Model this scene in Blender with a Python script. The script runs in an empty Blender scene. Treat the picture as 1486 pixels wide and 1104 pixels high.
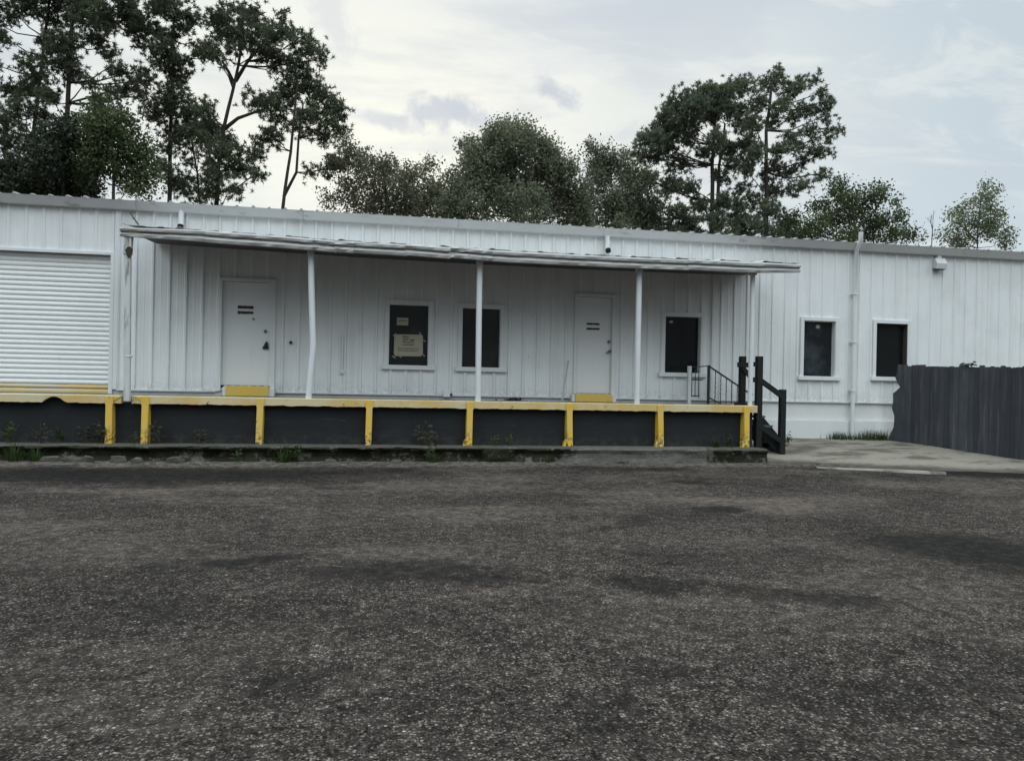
import bpy, math, random
import numpy as np
from mathutils import Vector, Matrix, noise as mnoise

random.seed(7)
RNG = np.random.default_rng(11)
C = bpy.context.scene.collection
SC = bpy.context.scene

# ------------------------------------------------------------------ camera geometry
F, CX, CY, ROLL = 1100.0, 743.0, 560.0, 0.020
YAW = math.radians(10.0)
CAM = (0.0, -15.76, 1.45)
cr, sr = math.cos(ROLL), math.sin(ROLL)
cyw, syw = math.cos(YAW), math.sin(YAW)

def ray(px, py):
    a, b = px - CX, py - CY
    a2, b2 = a * cr + b * sr, -a * sr + b * cr
    return (a2 / F * cyw + syw, -a2 / F * syw + cyw, -b2 / F)

def on(px, py, Y=0.0):
    """point of the photograph on the plane parallel to the facade at depth Y -> X, Z"""
    d = ray(px, py)
    t = (Y - CAM[1]) / d[1]
    return CAM[0] + d[0] * t, CAM[2] + d[2] * t

def gnd(px, py, z=0.0):
    d = ray(px, py)
    t = (z - CAM[2]) / d[2]
    return CAM[0] + d[0] * t, CAM[1] + d[1] * t

# ------------------------------------------------------------------ mesh helper
ORG = {}

class MB:
    def __init__(self):
        self.v, self.f = [], []
    def add(self, vs, fs):
        n = len(self.v)
        self.v += [tuple(p) for p in vs]
        self.f += [tuple(i + n for i in f) for f in fs]
        return self
    def box(self, x0, x1, y0, y1, z0, z1):
        if x0 > x1: x0, x1 = x1, x0
        if y0 > y1: y0, y1 = y1, y0
        if z0 > z1: z0, z1 = z1, z0
        return self.add([(x0, y0, z0), (x1, y0, z0), (x1, y1, z0), (x0, y1, z0),
                         (x0, y0, z1), (x1, y0, z1), (x1, y1, z1), (x0, y1, z1)],
                        [(0, 3, 2, 1), (4, 5, 6, 7), (0, 1, 5, 4), (1, 2, 6, 5), (2, 3, 7, 6), (3, 0, 4, 7)])
    def bar(self, p, q, w, h):
        """square bar between two points, w across, h in the other direction"""
        p, q = Vector(p), Vector(q)
        d = (q - p).normalized()
        up = Vector((0, 0, 1)) if abs(d.z) < 0.95 else Vector((0, 1, 0))
        s = d.cross(up).normalized() * (w / 2)
        u = s.cross(d).normalized() * (h / 2)
        vs = []
        for c in (p, q):
            vs += [c - s - u, c + s - u, c + s + u, c - s + u]
        return self.add(vs, [(0, 1, 2, 3), (7, 6, 5, 4), (0, 4, 5, 1), (1, 5, 6, 2), (2, 6, 7, 3), (3, 7, 4, 0)])
    def tube(self, pts, r, n=10):
        pts = [Vector(p) for p in pts]
        rs = r if isinstance(r, (list, tuple)) else [r] * len(pts)
        base = len(self.v)
        for i, p in enumerate(pts):
            d = (pts[min(i + 1, len(pts) - 1)] - pts[max(i - 1, 0)]).normalized()
            up = Vector((0, 1, 0)) if abs(d.y) < 0.9 else Vector((1, 0, 0))
            s = d.cross(up).normalized()
            u = s.cross(d).normalized()
            for k in range(n):
                a = 2 * math.pi * k / n
                self.v.append(tuple(p + (s * math.cos(a) + u * math.sin(a)) * rs[i]))
        for i in range(len(pts) - 1):
            for k in range(n):
                a, b = base + i * n + k, base + i * n + (k + 1) % n
                self.f.append((a, b, b + n, a + n))
        self.f.append(tuple(base + k for k in range(n))[::-1])
        self.f.append(tuple(base + (len(pts) - 1) * n + k for k in range(n)))
        return self
    def prism(self, poly, axis_off):
        """polygon (3-D points) pushed along axis_off"""
        n = len(poly)
        o = Vector(axis_off)
        vs = [Vector(p) for p in poly] + [Vector(p) + o for p in poly]
        fs = [tuple(range(n))[::-1], tuple(range(n, 2 * n))]
        for i in range(n):
            j = (i + 1) % n
            fs.append((i, j, j + n, i + n))
        return self.add(vs, fs)
    def build(self, name, m, parent=None, smooth=False, bevel=0.0):
        org = ORG.get(parent.name, Vector((0, 0, 0))) if parent else Vector((0, 0, 0))
        me = bpy.data.meshes.new(name)
        me.from_pydata([tuple(Vector(p) - org) for p in self.v], [], self.f)
        me.materials.append(m)
        me.update()
        if smooth:
            me.polygons.foreach_set('use_smooth', [True] * len(me.polygons))
            me.set_sharp_from_angle(angle=math.radians(50))
        o = bpy.data.objects.new(name, me)
        C.objects.link(o)
        if parent:
            o.parent = parent
        ORG[o.name] = org
        if bevel:
            b = o.modifiers.new('edge', 'BEVEL')
            b.width = bevel; b.segments = 2; b.limit_method = 'ANGLE'
        return o

def tag(o, label, cat, group=None, kind=None):
    if label: o['label'] = label
    if cat: o['category'] = cat
    if group: o['group'] = group
    if kind: o['kind'] = kind
    return o

def thing(name, label, cat, loc, group=None):
    o = bpy.data.objects.new(name, None)
    C.objects.link(o)
    o.location = loc
    o.empty_display_size = 0.2
    ORG[o.name] = Vector(loc)
    return tag(o, label, cat, group)

def copy_thing(o, loc, rz=0.0, scale=1.0):
    c = o.copy(); C.objects.link(c)
    c.location = loc; c.rotation_euler = (0, 0, rz); c.scale = (scale,) * 3
    for ch in o.children:
        d = ch.copy(); C.objects.link(d); d.parent = c
    return c

# ------------------------------------------------------------------ materials
class NT:
    def __init__(self, tree): self.t = tree
    def n(self, kind, **kw):
        x = self.t.nodes.new('ShaderNode' + kind)
        for k, v in kw.items(): setattr(x, k, v)
        return x
    def l(self, a, b): self.t.links.new(a, b)
    def setin(self, node, key, v):
        if v is None: return
        if hasattr(v, 'is_linked') or isinstance(v, bpy.types.NodeSocket): self.l(v, node.inputs[key])
        else: node.inputs[key].default_value = v
    def math(self, op, a, b=None, c=None, clamp=False):
        x = self.n('Math', operation=op); x.use_clamp = clamp
        self.setin(x, 0, a); self.setin(x, 1, b); self.setin(x, 2, c)
        return x.outputs[0]
    def vmath(self, op, a, b=None, out=0):
        x = self.n('VectorMath', operation=op)
        self.setin(x, 0, a); self.setin(x, 1, b)
        return x.outputs[out]
    def mix(self, f, a, b, blend='MIX'):
        x = self.n('Mix', data_type='RGBA', blend_type=blend)
        self.setin(x, 0, f); self.setin(x, 6, a); self.setin(x, 7, b)
        return x.outputs[2]
    def ramp(self, f, lo, hi, a=0.0, b=1.0):
        x = self.n('MapRange', interpolation_type='SMOOTHSTEP')
        self.setin(x, 0, f); self.setin(x, 1, lo); self.setin(x, 2, hi); self.setin(x, 3, a); self.setin(x, 4, b)
        return x.outputs[0]
    def noise(self, vec, scale, detail=4.0, rough=0.55, col=False, dist=0.0):
        x = self.n('TexNoise')
        if vec is not None: self.l(vec, x.inputs['Vector'])
        x.inputs['Scale'].default_value = scale; x.inputs['Detail'].default_value = detail
        x.inputs['Roughness'].default_value = rough; x.inputs['Distortion'].default_value = dist
        return x.outputs['Color' if col else 'Fac']
    def vor(self, vec, scale, out='Distance', rnd=1.0):
        x = self.n('TexVoronoi')
        self.l(vec, x.inputs['Vector'])
        x.inputs['Scale'].default_value = scale; x.inputs['Randomness'].default_value = rnd
        return x.outputs[out]
    def mapping(self, vec, scale=(1, 1, 1), loc=(0, 0, 0), rot=(0, 0, 0)):
        x = self.n('Mapping')
        self.l(vec, x.inputs[0])
        x.inputs[1].default_value = loc; x.inputs[2].default_value = rot; x.inputs[3].default_value = scale
        return x.outputs[0]
    def sep(self, vec):
        x = self.n('SeparateXYZ'); self.l(vec, x.inputs[0]); return x.outputs
    def bump(self, h, strength=0.5, dist=0.01):
        x = self.n('Bump'); x.inputs['Strength'].default_value = strength; x.inputs['Distance'].default_value = dist
        self.l(h, x.inputs['Height']); return x.outputs[0]

def new_mat(name):
    m = bpy.data.materials.new(name); m.use_nodes = True
    t = NT(m.node_tree)
    bs = m.node_tree.nodes['Principled BSDF']
    geo = t.n('NewGeometry').outputs['Position']
    return m, t, bs, geo

def col(r, g, b): return (r, g, b, 1.0)

def simple(name, base, rough=0.6, var=0.12, vscale=6.0, bump=0.0, bscale=40.0, metal=0.0, spec=0.4, dirt=None, dlo=0.55, dhi=0.75, dscale=(3, 3, 0.6), island=0.0):
    m, t, bs, p = new_mat(name)
    n = t.noise(p, vscale, 5)
    dark = tuple(c * (1 - var) for c in base)
    light = tuple(min(1, c * (1 + var)) for c in base)
    c = t.mix(n, col(*dark), col(*light))
    if dirt:
        d = t.noise(t.mapping(p, dscale), 1.0, 6, 0.65)
        c = t.mix(t.ramp(d, dlo, dhi), c, col(*dirt))
    if island:
        ri = t.n('NewGeometry').outputs['Random Per Island']
        k = t.math('MULTIPLY_ADD', ri, 2 * island, 1 - island)
        g = t.n('CombineColor'); t.l(k, g.inputs[0]); t.l(k, g.inputs[1]); t.l(k, g.inputs[2])
        c = t.mix(1.0, c, g.outputs[0], 'MULTIPLY')
    t.l(c, bs.inputs['Base Color'])
    bs.inputs['Roughness'].default_value = rough
    bs.inputs['Metallic'].default_value = metal
    bs.inputs['Specular IOR Level'].default_value = spec
    if bump:
        t.l(t.bump(t.noise(p, bscale, 4), bump, 0.01), bs.inputs['Normal'])
    return m

def mat_siding():
    m, t, bs, p = new_mat('painted_siding')
    streak = t.noise(t.mapping(p, (5, 5, 0.35)), 1.0, 6, 0.6)
    blot = t.noise(p, 0.9, 5, 0.6)
    fine = t.noise(p, 14, 4)
    c = t.mix(t.ramp(streak, 0.42, 0.78), col(0.76, 0.785, 0.79), col(0.67, 0.69, 0.69))
    c = t.mix(t.ramp(blot, 0.45, 0.75, 0, 0.45), c, col(0.55, 0.58, 0.58))
    z = t.sep(p)[2]
    low = t.math('MULTIPLY', t.ramp(z, 1.55, 1.15), t.ramp(fine, 0.35, 0.65))
    c = t.mix(t.math('MULTIPLY', low, 0.55), c, col(0.40, 0.40, 0.37))
    spots = t.ramp(t.vor(p, 2.2), 0.045, 0.02)
    c = t.mix(t.math('MULTIPLY', spots, 0.6), c, col(0.25, 0.24, 0.22))
    t.l(c, bs.inputs['Base Color'])
    bs.inputs['Roughness'].default_value = 0.5
    bs.inputs['Specular IOR Level'].default_value = 0.35
    dents = t.noise(t.mapping(p, (1.0, 1.0, 0.7)), 2.6, 3)
    t.l(t.bump(dents, 0.35, 0.05), bs.inputs['Normal'])
    return m

def mat_yellow():
    m, t, bs, p = new_mat('worn_yellow_paint')
    n = t.noise(p, 7, 6, 0.7)
    n2 = t.noise(p, 2.2, 5, 0.6)
    c = t.mix(t.ramp(n2, 0.35, 0.7), col(0.68, 0.44, 0.045), col(0.62, 0.45, 0.13))
    c = t.mix(t.ramp(n, 0.62, 0.70), c, col(0.09, 0.06, 0.035))
    z = t.sep(p)[2]
    low = t.math('MULTIPLY', t.ramp(z, 0.72, 0.35), t.ramp(t.noise(p, 16, 4), 0.46, 0.60))
    c = t.mix(low, c, col(0.10, 0.075, 0.045))
    t.l(c, bs.inputs['Base Color'])
    bs.inputs['Roughness'].default_value = 0.6
    t.l(t.bump(n, 0.4, 0.01), bs.inputs['Normal'])
    return m

def mat_edge():
    m, t, bs, p = new_mat('faded_yellow_edge')
    n = t.noise(t.mapping(p, (1.6, 4, 9)), 1.5, 6, 0.7)
    n2 = t.noise(p, 1.1, 4, 0.6)
    c = t.mix(t.ramp(n2, 0.38, 0.62), col(0.60, 0.43, 0.15), col(0.62, 0.53, 0.33))
    c = t.mix(t.ramp(n, 0.57, 0.68), c, col(0.50, 0.47, 0.40))
    c = t.mix(t.ramp(t.noise(p, 9, 5, 0.7), 0.63, 0.70), c, col(0.12, 0.09, 0.06))
    t.l(c, bs.inputs['Base Color']); bs.inputs['Roughness'].default_value = 0.7
    t.l(t.bump(n, 0.5, 0.01), bs.inputs['Normal'])
    return m

def mat_dockwall():
    m, t, bs, p = new_mat('dark_painted_block')
    n = t.noise(p, 1.6, 6, 0.6)
    c = t.mix(n, col(0.014, 0.017, 0.019), col(0.028, 0.031, 0.033))
    sc = t.noise(t.mapping(p, (1.2, 1, 9), rot=(0, 0.25, 0)), 1.6, 6, 0.7)
    c = t.mix(t.ramp(sc, 0.62, 0.70, 0, 0.55), c, col(0.075, 0.078, 0.076))
    z = t.sep(p)[2]
    low = t.math('MULTIPLY', t.ramp(z, 0.62, 0.34), t.ramp(t.noise(p, 6, 5, 0.7), 0.42, 0.65))
    c = t.mix(t.math('MULTIPLY', low, 0.7), c, col(0.055, 0.052, 0.042))
    br = t.n('TexBrick'); t.l(t.mapping(p, rot=(math.pi / 2, 0, 0)), br.inputs[0])
    br.inputs['Scale'].default_value = 1.0; br.inputs['Brick Width'].default_value = 0.40; br.inputs['Row Height'].default_value = 0.20; br.inputs['Mortar Size'].default_value = 0.006
    t.l(c, bs.inputs['Base Color']); bs.inputs['Roughness'].default_value = 0.8; bs.inputs['Specular IOR Level'].default_value = 0.2
    h = t.math('ADD', t.math('MULTIPLY', br.outputs['Fac'], -0.6), t.noise(p, 14, 4))
    t.l(t.bump(h, 0.5, 0.01), bs.inputs['Normal'])
    return m

def mat_ledge():
    m, t, bs, p = new_mat('mossy_concrete')
    x, y, z = t.sep(p)
    n = t.noise(p, 4.2, 8, 0.74)
    n2 = t.noise(p, 17, 6, 0.7)
    conc = t.mix(n2, col(0.075, 0.07, 0.062), col(0.23, 0.222, 0.20))
    moss = t.mix(n2, col(0.010, 0.011, 0.008), col(0.045, 0.05, 0.026))
    xa, xb = on(845, 655, -2.2)[0], on(1025, 655, -2.2)[0]
    clean = t.math('MULTIPLY', t.ramp(x, xa - 0.5, xa + 0.3), t.ramp(x, xb + 0.15, xb - 0.1))
    thr = t.math('MULTIPLY_ADD', clean, 0.26, 0.41)
    mm = t.math('SUBTRACT', n, thr)
    mossf = t.ramp(mm, -0.03, 0.06)
    lip = t.ramp(z, 0.305, 0.325)
    mossf = t.math('MULTIPLY', mossf, t.math('SUBTRACT', 1.0, t.math('MULTIPLY', lip, 0.7)))
    c = t.mix(mossf, conc, moss)
    t.l(c, bs.inputs['Base Color']); bs.inputs['Roughness'].default_value = 0.95
    bs.inputs['Specular IOR Level'].default_value = 0.2
    t.l(t.bump(t.math('ADD', n2, t.math('MULTIPLY', n, 1.5)), 1.0, 0.05), bs.inputs['Normal'])
    return m

def mat_asphalt():
    m, t, bs, p = new_mat('worn_asphalt')
    big = t.noise(p, 0.28, 4, 0.55)
    mid = t.noise(p, 1.1, 5, 0.6)
    warp = t.noise(p, 0.8, 5, 0.62, col=True)
    wv = t.vmath('SUBTRACT', warp, (0.5, 0.5, 0.5))
    wv2 = t.vmath('SUBTRACT', t.noise(p, 4.5, 5, 0.65, col=True), (0.5, 0.5, 0.5))
    # worn smooth patches where the binder still covers the stones
    patches = [((-260, 697), (660, 692), 1.05, 0.9), ((1235, 790), (1640, 808), 0.95, 1.0), ((455, 826), (800, 838), 0.42, 0.85),
               ((840, 846), (1070, 853), 0.34, 0.8), ((1030, 858), (1290, 868), 0.28, 0.7), ((1340, 690), (1620, 695), 0.75, 0.95),
               ((260, 828), (450, 806), 0.20, 0.75), ((980, 704), (1040, 705), 0.30, 0.6), ((1000, 746), (1095, 737), 0.28, 0.65),
               ((820, 780), (960, 744), 0.22, 0.5), ((290, 985), (530, 972), 0.22, 0.5), ((870, 975), (1000, 985), 0.22, 0.55), ((680, 672), (1010, 690), 0.6, 0.4),
               ((60, 850), (360, 880), 0.4, 0.3), ((760, 1040), (960, 1030), 0.25, 0.4), ((1100, 1000), (1400, 1010), 0.3, 0.3)]
    mask = None
    for (a, b, ry, amt) in patches:
        ax, ay = gnd(*a); bx, by = gnd(*b)
        cx_, cy_ = (ax + bx) / 2, (ay + by) / 2
        rx = math.hypot(bx - ax, by - ay) / 2
        an = math.atan2(by - ay, bx - ax)
        q = t.vmath('SUBTRACT', p, (cx_, cy_, 0))
        q = t.vmath('ADD', q, t.vmath('MULTIPLY', wv, (1.5, 0.9, 0)))
        q = t.vmath('ADD', q, t.vmath('MULTIPLY', wv2, (0.45, 0.35, 0)))
        q = t.mapping(q, rot=(0, 0, -an))
        q = t.vmath('MULTIPLY', q, (1 / rx, 1 / ry, 0))
        ln = t.vmath('LENGTH', q, out=1)
        k = t.ramp(ln, 1.30, 0.40, 0, amt)
        mask = k if mask is None else t.math('MAXIMUM', mask, k)
    soft = t.ramp(t.noise(t.mapping(p, (0.45, 1.1, 1)), 0.55, 6, 0.6), 0.44, 0.66, 0.0, 0.65)
    cover = t.math('ADD', mask, t.math('MULTIPLY', soft, 0.55), clamp=True)
    cover = t.math('ADD', cover, t.ramp(mid, 0.48, 0.72, 0, 0.45), clamp=True)
    # stones
    pv = t.vmath('ADD', p, t.vmath('MULTIPLY', t.noise(p, 40, 2, col=True), (0.020, 0.020, 0.020)))
    d1, c1 = t.vor(pv, 74), t.vor(pv, 74, 'Color')
    d2, c2 = t.vor(pv, 41), t.vor(pv, 41, 'Color')
    r1, g1, b1 = t.sep(c1)
    r2, g2, b2 = t.sep(c2)
    thr = t.math('MULTIPLY_ADD', cover, 0.50, 0.40)
    chip = t.ramp(t.math('SUBTRACT', r1, thr), -0.10, 0.42)
    chip = t.math('MULTIPLY', chip, t.ramp(d1, 0.70, 0.34))
    thr2 = t.math('MULTIPLY_ADD', cover, 0.14, 0.86)
    chip2 = t.math('MULTIPLY', t.ramp(t.math('SUBTRACT', r2, thr2), 0.0, 0.05), t.ramp(d2, 0.42, 0.22))
    stone = t.mix(g1, col(0.072, 0.063, 0.057), col(0.27, 0.236, 0.208))
    stone2 = t.mix(g2, col(0.13, 0.112, 0.097), col(0.33, 0.295, 0.26))
    binder = t.mix(b1, col(0.015, 0.0135, 0.0125), col(0.052, 0.046, 0.042))
    smooth_c = t.mix(mid, col(0.0105, 0.0102, 0.0100), col(0.022, 0.021, 0.020))
    c = t.mix(cover, binder, smooth_c)
    c = t.mix(chip, c, stone)
    c = t.mix(chip2, c, stone2)
    # brown sandy dust lying in the worn areas and pale grit washed up along the ledge
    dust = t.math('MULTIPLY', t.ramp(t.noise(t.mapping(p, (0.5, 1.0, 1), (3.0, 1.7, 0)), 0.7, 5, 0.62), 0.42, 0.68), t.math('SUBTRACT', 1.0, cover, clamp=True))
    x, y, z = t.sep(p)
    worn = t.math('ADD', 0.25, t.ramp(y, -11.0, -6.5, 0, 0.45))  # dust colour strengthened far off, painting in the paler look at grazing view
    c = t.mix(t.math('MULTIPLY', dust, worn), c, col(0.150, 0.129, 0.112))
    yy = t.math('ADD', y, t.math('MULTIPLY', t.math('SUBTRACT', t.noise(p, 1.3, 4), 0.5), 0.5))
    grit = t.math('MULTIPLY', t.ramp(yy, -3.25, -2.7), t.ramp(t.noise(p, 9, 4), 0.3, 0.6))
    gcol = t.mix(r1, col(0.07, 0.063, 0.055), col(0.36, 0.33, 0.295))
    c = t.mix(t.math('MULTIPLY', grit, 0.5), c, gcol)
    gr = t.ramp(t.noise(p, 9.0, 5, 0.75), 0.30, 0.72, 0.54, 1.30)
    gr = t.math('MULTIPLY', gr, t.ramp(t.sep(t.vor(p, 16, 'Color'))[0], 0.0, 1.0, 0.80, 1.22))
    gc = t.n('CombineColor'); t.l(gr, gc.inputs[0]); t.l(t.math('MULTIPLY', gr, 0.99), gc.inputs[1]); t.l(t.math('MULTIPLY', gr, 0.975), gc.inputs[2])
    c = t.mix(1.0, c, gc.outputs[0], 'MULTIPLY')
    t.l(c, bs.inputs['Base Color'])
    t.l(t.math('MULTIPLY_ADD', cover, -0.06, 0.95), bs.inputs['Roughness'])
    bs.inputs['Specular IOR Level'].default_value = 0.06
    h = t.math('ADD', t.math('MULTIPLY', t.ramp(d1, 0.7, 0.1), t.math('SUBTRACT', 1.0, t.math('MULTIPLY', cover, 0.7))), t.math('MULTIPLY', chip2, 0.6))
    t.l(t.bump(h, 0.75, 0.012), bs.inputs['Normal'])
    return m

def mat_apron():
    m, t, bs, p = new_mat('sandy_concrete')
    n = t.noise(t.mapping(p, (0.7, 1.5, 1)), 1.3, 6, 0.65)
    n2 = t.noise(p, 22, 4, 0.7)
    c = t.mix(n2, col(0.16, 0.145, 0.118), col(0.32, 0.295, 0.245))
    c = t.mix(t.ramp(n, 0.46, 0.62, 0, .85), c, col(0.075, 0.064, 0.048))
    gy = t.math('ADD', t.sep(p)[2], t.math('MULTIPLY', t.noise(p, 5, 4), 0.06))
    c = t.mix(t.ramp(gy, 0.165, 0.115, 0, .8), c, col(0.045, 0.038, 0.031))
    c = t.mix(t.ramp(t.noise(p, 3.1, 5, 0.7), 0.62, 0.72), c, col(0.055, 0.06, 0.03))
    t.l(c, bs.inputs['Base Color']); bs.inputs['Roughness'].default_value = 0.95
    t.l(t.bump(n2, 0.5, 0.02), bs.inputs['Normal'])
    return m

def mat_leaf(name, dark, light, trans=0.25):
    m, t, bs, p = new_mat(name)
    g = t.n('NewGeometry')
    ri = g.outputs['Random Per Island']
    n = t.noise(p, 0.55, 3)
    f = t.math('ADD', t.math('MULTIPLY', ri, 0.5), t.ramp(n, 0.35, 0.65, 0, 0.5))
    c = t.mix(f, col(*dark), col(*light))
    t.l(c, bs.inputs['Base Color']); bs.inputs['Roughness'].default_value = 0.6
    bs.inputs['Specular IOR Level'].default_value = 0.25
    tr = t.n('BsdfTranslucent'); t.l(c, tr.inputs[0])
    mx = t.n('MixShader'); mx.inputs[0].default_value = trans
    out = m.node_tree.nodes['Material Output']
    t.l(bs.outputs[0], mx.inputs[1]); t.l(tr.outputs[0], mx.inputs[2]); t.l(mx.outputs[0], out.inputs[0])
    return m

def mat_glass(name, base, haze=0.0):
    m, t, bs, p = new_mat(name)
    n = t.noise(p, 1.7, 4, 0.6)
    c = t.mix(t.ramp(n, 0.45, 0.75, 0, haze), col(*base), col(0.16, 0.19, 0.22))
    t.l(c, bs.inputs['Base Color']); bs.inputs['Roughness'].default_value = 0.09
    bs.inputs['Specular IOR Level'].default_value = 0.35
    t.l(t.bump(t.noise(p, 1.4, 2), 0.05, 0.05), bs.inputs['Normal'])
    return m

M = {
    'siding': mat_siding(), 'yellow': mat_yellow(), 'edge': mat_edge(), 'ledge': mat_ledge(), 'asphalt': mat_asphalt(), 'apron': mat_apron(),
    'trim': simple('white_trim', (0.68, 0.70, 0.70), 0.5, 0.06, 3, dirt=(0.42, 0.42, 0.39), dlo=0.6, dhi=0.85),
    'post': simple('chipped_white_pipe', (0.66, 0.69, 0.71), 0.45, 0.08, 5, dirt=(0.30, 0.27, 0.23), dlo=0.63, dhi=0.72, dscale=(9, 9, 3)),
    'found': simple('painted_foundation', (0.69, 0.705, 0.70), 0.7, 0.08, 2.2, 0.4, 12, dirt=(0.42, 0.42, 0.38), dlo=0.55, dhi=0.8),
    'eave': simple('grey_eave_metal', (0.62, 0.635, 0.64), 0.45, 0.10, 2.5, dirt=(0.26, 0.26, 0.25), dlo=0.55, dhi=0.8, dscale=(2, 2, 8)),
    'roof': simple('weathered_roof_metal', (0.33, 0.34, 0.34), 0.5, 0.2, 3),
    'shutter': simple('white_shutter', (0.77, 0.785, 0.78), 0.45, 0.05, 3, dirt=(0.50, 0.48, 0.43), dlo=0.62, dhi=0.9),
    'shutter_low': simple('yellowed_shutter', (0.58, 0.45, 0.20), 0.55, 0.18, 4, dirt=(0.55, 0.50, 0.40), dlo=0.45, dhi=0.62, dscale=(1.2, 3, 14)),
    'door': simple('painted_steel_door', (0.73, 0.755, 0.76), 0.45, 0.03, 2.5, dirt=(0.50, 0.50, 0.48), dlo=0.6, dhi=0.9),
    'dark': simple('dark_metal', (0.022, 0.022, 0.022), 0.4, 0.2),
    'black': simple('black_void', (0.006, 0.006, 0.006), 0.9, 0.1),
    'brass': simple('dull_metal', (0.16, 0.15, 0.14), 0.35, 0.2, 20, metal=0.8),
    'sign': simple('dark_sign_strip', (0.045, 0.030, 0.030), 0.6, 0.3, 30),
    'paper': simple('aged_paper', (0.40, 0.38, 0.29), 0.8, 0.1, 9),
    'ink': simple('faded_ink', (0.15, 0.15, 0.125), 0.8, 0.2, 20),
    'tape': simple('masking_tape', (0.25, 0.25, 0.21), 0.6, 0.15, 20),
    'strip': simple('pale_concrete', (0.27, 0.255, 0.22), 0.95, 0.25, 5, 0.5, 25, dirt=(0.13, 0.115, 0.095), dlo=0.44, dhi=0.60, dscale=(3, 3, 3)),
    'deck': simple('grey_deck_concrete', (0.24, 0.235, 0.225), 0.9, 0.25, 4, 0.4, 25, dirt=(0.10, 0.09, 0.08), dlo=0.5, dhi=0.7, dscale=(2, 2, 2)),
    'dockwall': mat_dockwall(),
    'canopy': simple('battered_sheet_metal', (0.42, 0.42, 0.41), 0.45, 0.12, 3, 0.5, 3.5, dirt=(0.20, 0.185, 0.165), dlo=0.52, dhi=0.72, dscale=(0.9, 3, 9)),
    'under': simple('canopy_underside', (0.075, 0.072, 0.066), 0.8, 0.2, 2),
    'wood': simple('black_green_timber', (0.012, 0.015, 0.0145), 0.75, 0.35, 9, 0.5, 20, spec=0.25),
    'tread': simple('weathered_tread', (0.10, 0.10, 0.095), 0.85, 0.25, 9, 0.5, 30),
    'spout': simple('stained_downspout', (0.56, 0.58, 0.58), 0.45, 0.15, 4, dirt=(0.22, 0.205, 0.18), dlo=0.50, dhi=0.66, dscale=(14, 14, 1.6)),
    'iron': simple('black_iron', (0.020, 0.022, 0.025), 0.5, 0.2),
    'whiteiron': simple('white_painted_iron', (0.52, 0.54, 0.54), 0.5, 0.1),
    'fence': simple('dark_grey_boards', (0.050, 0.055, 0.064), 0.8, 0.25, 2.4, 0.35, 18, dirt=(0.092, 0.095, 0.099), dlo=0.50, dhi=0.68, dscale=(14, 14, 0.9), island=0.26, spec=0.25),
    'bark': simple('pine_bark', (0.050, 0.042, 0.036), 0.9, 0.35, 7, 0.7, 16, spec=0.15),
    'bark2': simple('grey_bark', (0.062, 0.058, 0.05), 0.9, 0.35, 7, 0.7, 16, spec=0.15),
    'pine': mat_leaf('pine_needles', (0.054, 0.072, 0.044), (0.130, 0.157, 0.091), 0.3),
    'pine2': mat_leaf('pine_needles_far', (0.075, 0.096, 0.065), (0.172, 0.204, 0.129), 0.3),
    'leafdark': mat_leaf('dark_leaves', (0.022, 0.03, 0.02), (0.052, 0.066, 0.038), 0.2),
    'leafmid': mat_leaf('mid_green_leaves', (0.041, 0.062, 0.028), (0.109, 0.140, 0.060), 0.28),
    'leafbrown': mat_leaf('olive_brown_leaves', (0.066, 0.071, 0.045), (0.179, 0.183, 0.116), 0.28),
    'leafoak': mat_leaf('oak_leaves', (0.078, 0.094, 0.062), (0.196, 0.215, 0.137), 0.3),
    'leafpale': mat_leaf('pale_leaves', (0.081, 0.103, 0.057), (0.218, 0.247, 0.144), 0.35),
    'weed': mat_leaf('weed_leaves', (0.020, 0.034, 0.012), (0.075, 0.105, 0.036), 0.2),
    'dry': mat_leaf('dry_stems', (0.035, 0.034, 0.022), (0.085, 0.078, 0.05), 0.2),
    'litter': simple('dead_leaves', (0.045, 0.036, 0.026), 0.9, 0.4, 20),
    'rubble': simple('broken_concrete', (0.095, 0.09, 0.08), 0.95, 0.35, 8, 0.6, 25, dirt=(0.05, 0.05, 0.035), dlo=0.45, dhi=0.65, dscale=(4, 4, 4)),
    'stick': simple('pale_stick', (0.42, 0.42, 0.40), 0.7, 0.15),
    'glass': mat_glass('dark_glass', (0.010, 0.012, 0.013)),
    'glass_grey': mat_glass('dusty_glass', (0.022, 0.025, 0.024), 0.12),
    'glass_cloud': mat_glass('cloud_reflection_glass', (0.012, 0.015, 0.018), 0.25),  # pale blotches in the base colour paint a reflected cloud
    'jambdark': simple('dark_jamb', (0.06, 0.055, 0.048), 0.7, 0.2),
    'lamp': simple('grey_lamp_box', (0.55, 0.57, 0.58), 0.5, 0.06),
}

# ------------------------------------------------------------------ ground
def axis(lo, mid0, mid1, hi, step, grow=1.35):
    a = list(np.arange(mid0, mid1 + 1e-6, step))
    s, x = step, mid1
    while x < hi:
        s *= grow; x += s; a.append(x)
    s, x = step, mid0
    while x > lo:
        s *= grow; x -= s; a.insert(0, x)
    return a

def ground_z(x, y):
    if y > -1.7: return 0.0
    u_ = max(0.0, min(1.0, (y + 8.0) / 5.6)); up = 0.10 * u_ * u_ * (3 - 2 * u_) * 0.7
    if y > -2.0: return up
    fade = min(1.0, (-2.0 - y) / 0.8)
    k = mnoise.noise((x * 0.33, y * 0.45, 1.3)) * 0.030 + mnoise.noise((x * 0.9, y * 1.2, 5.1)) * 0.011
    return k * fade + up

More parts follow.
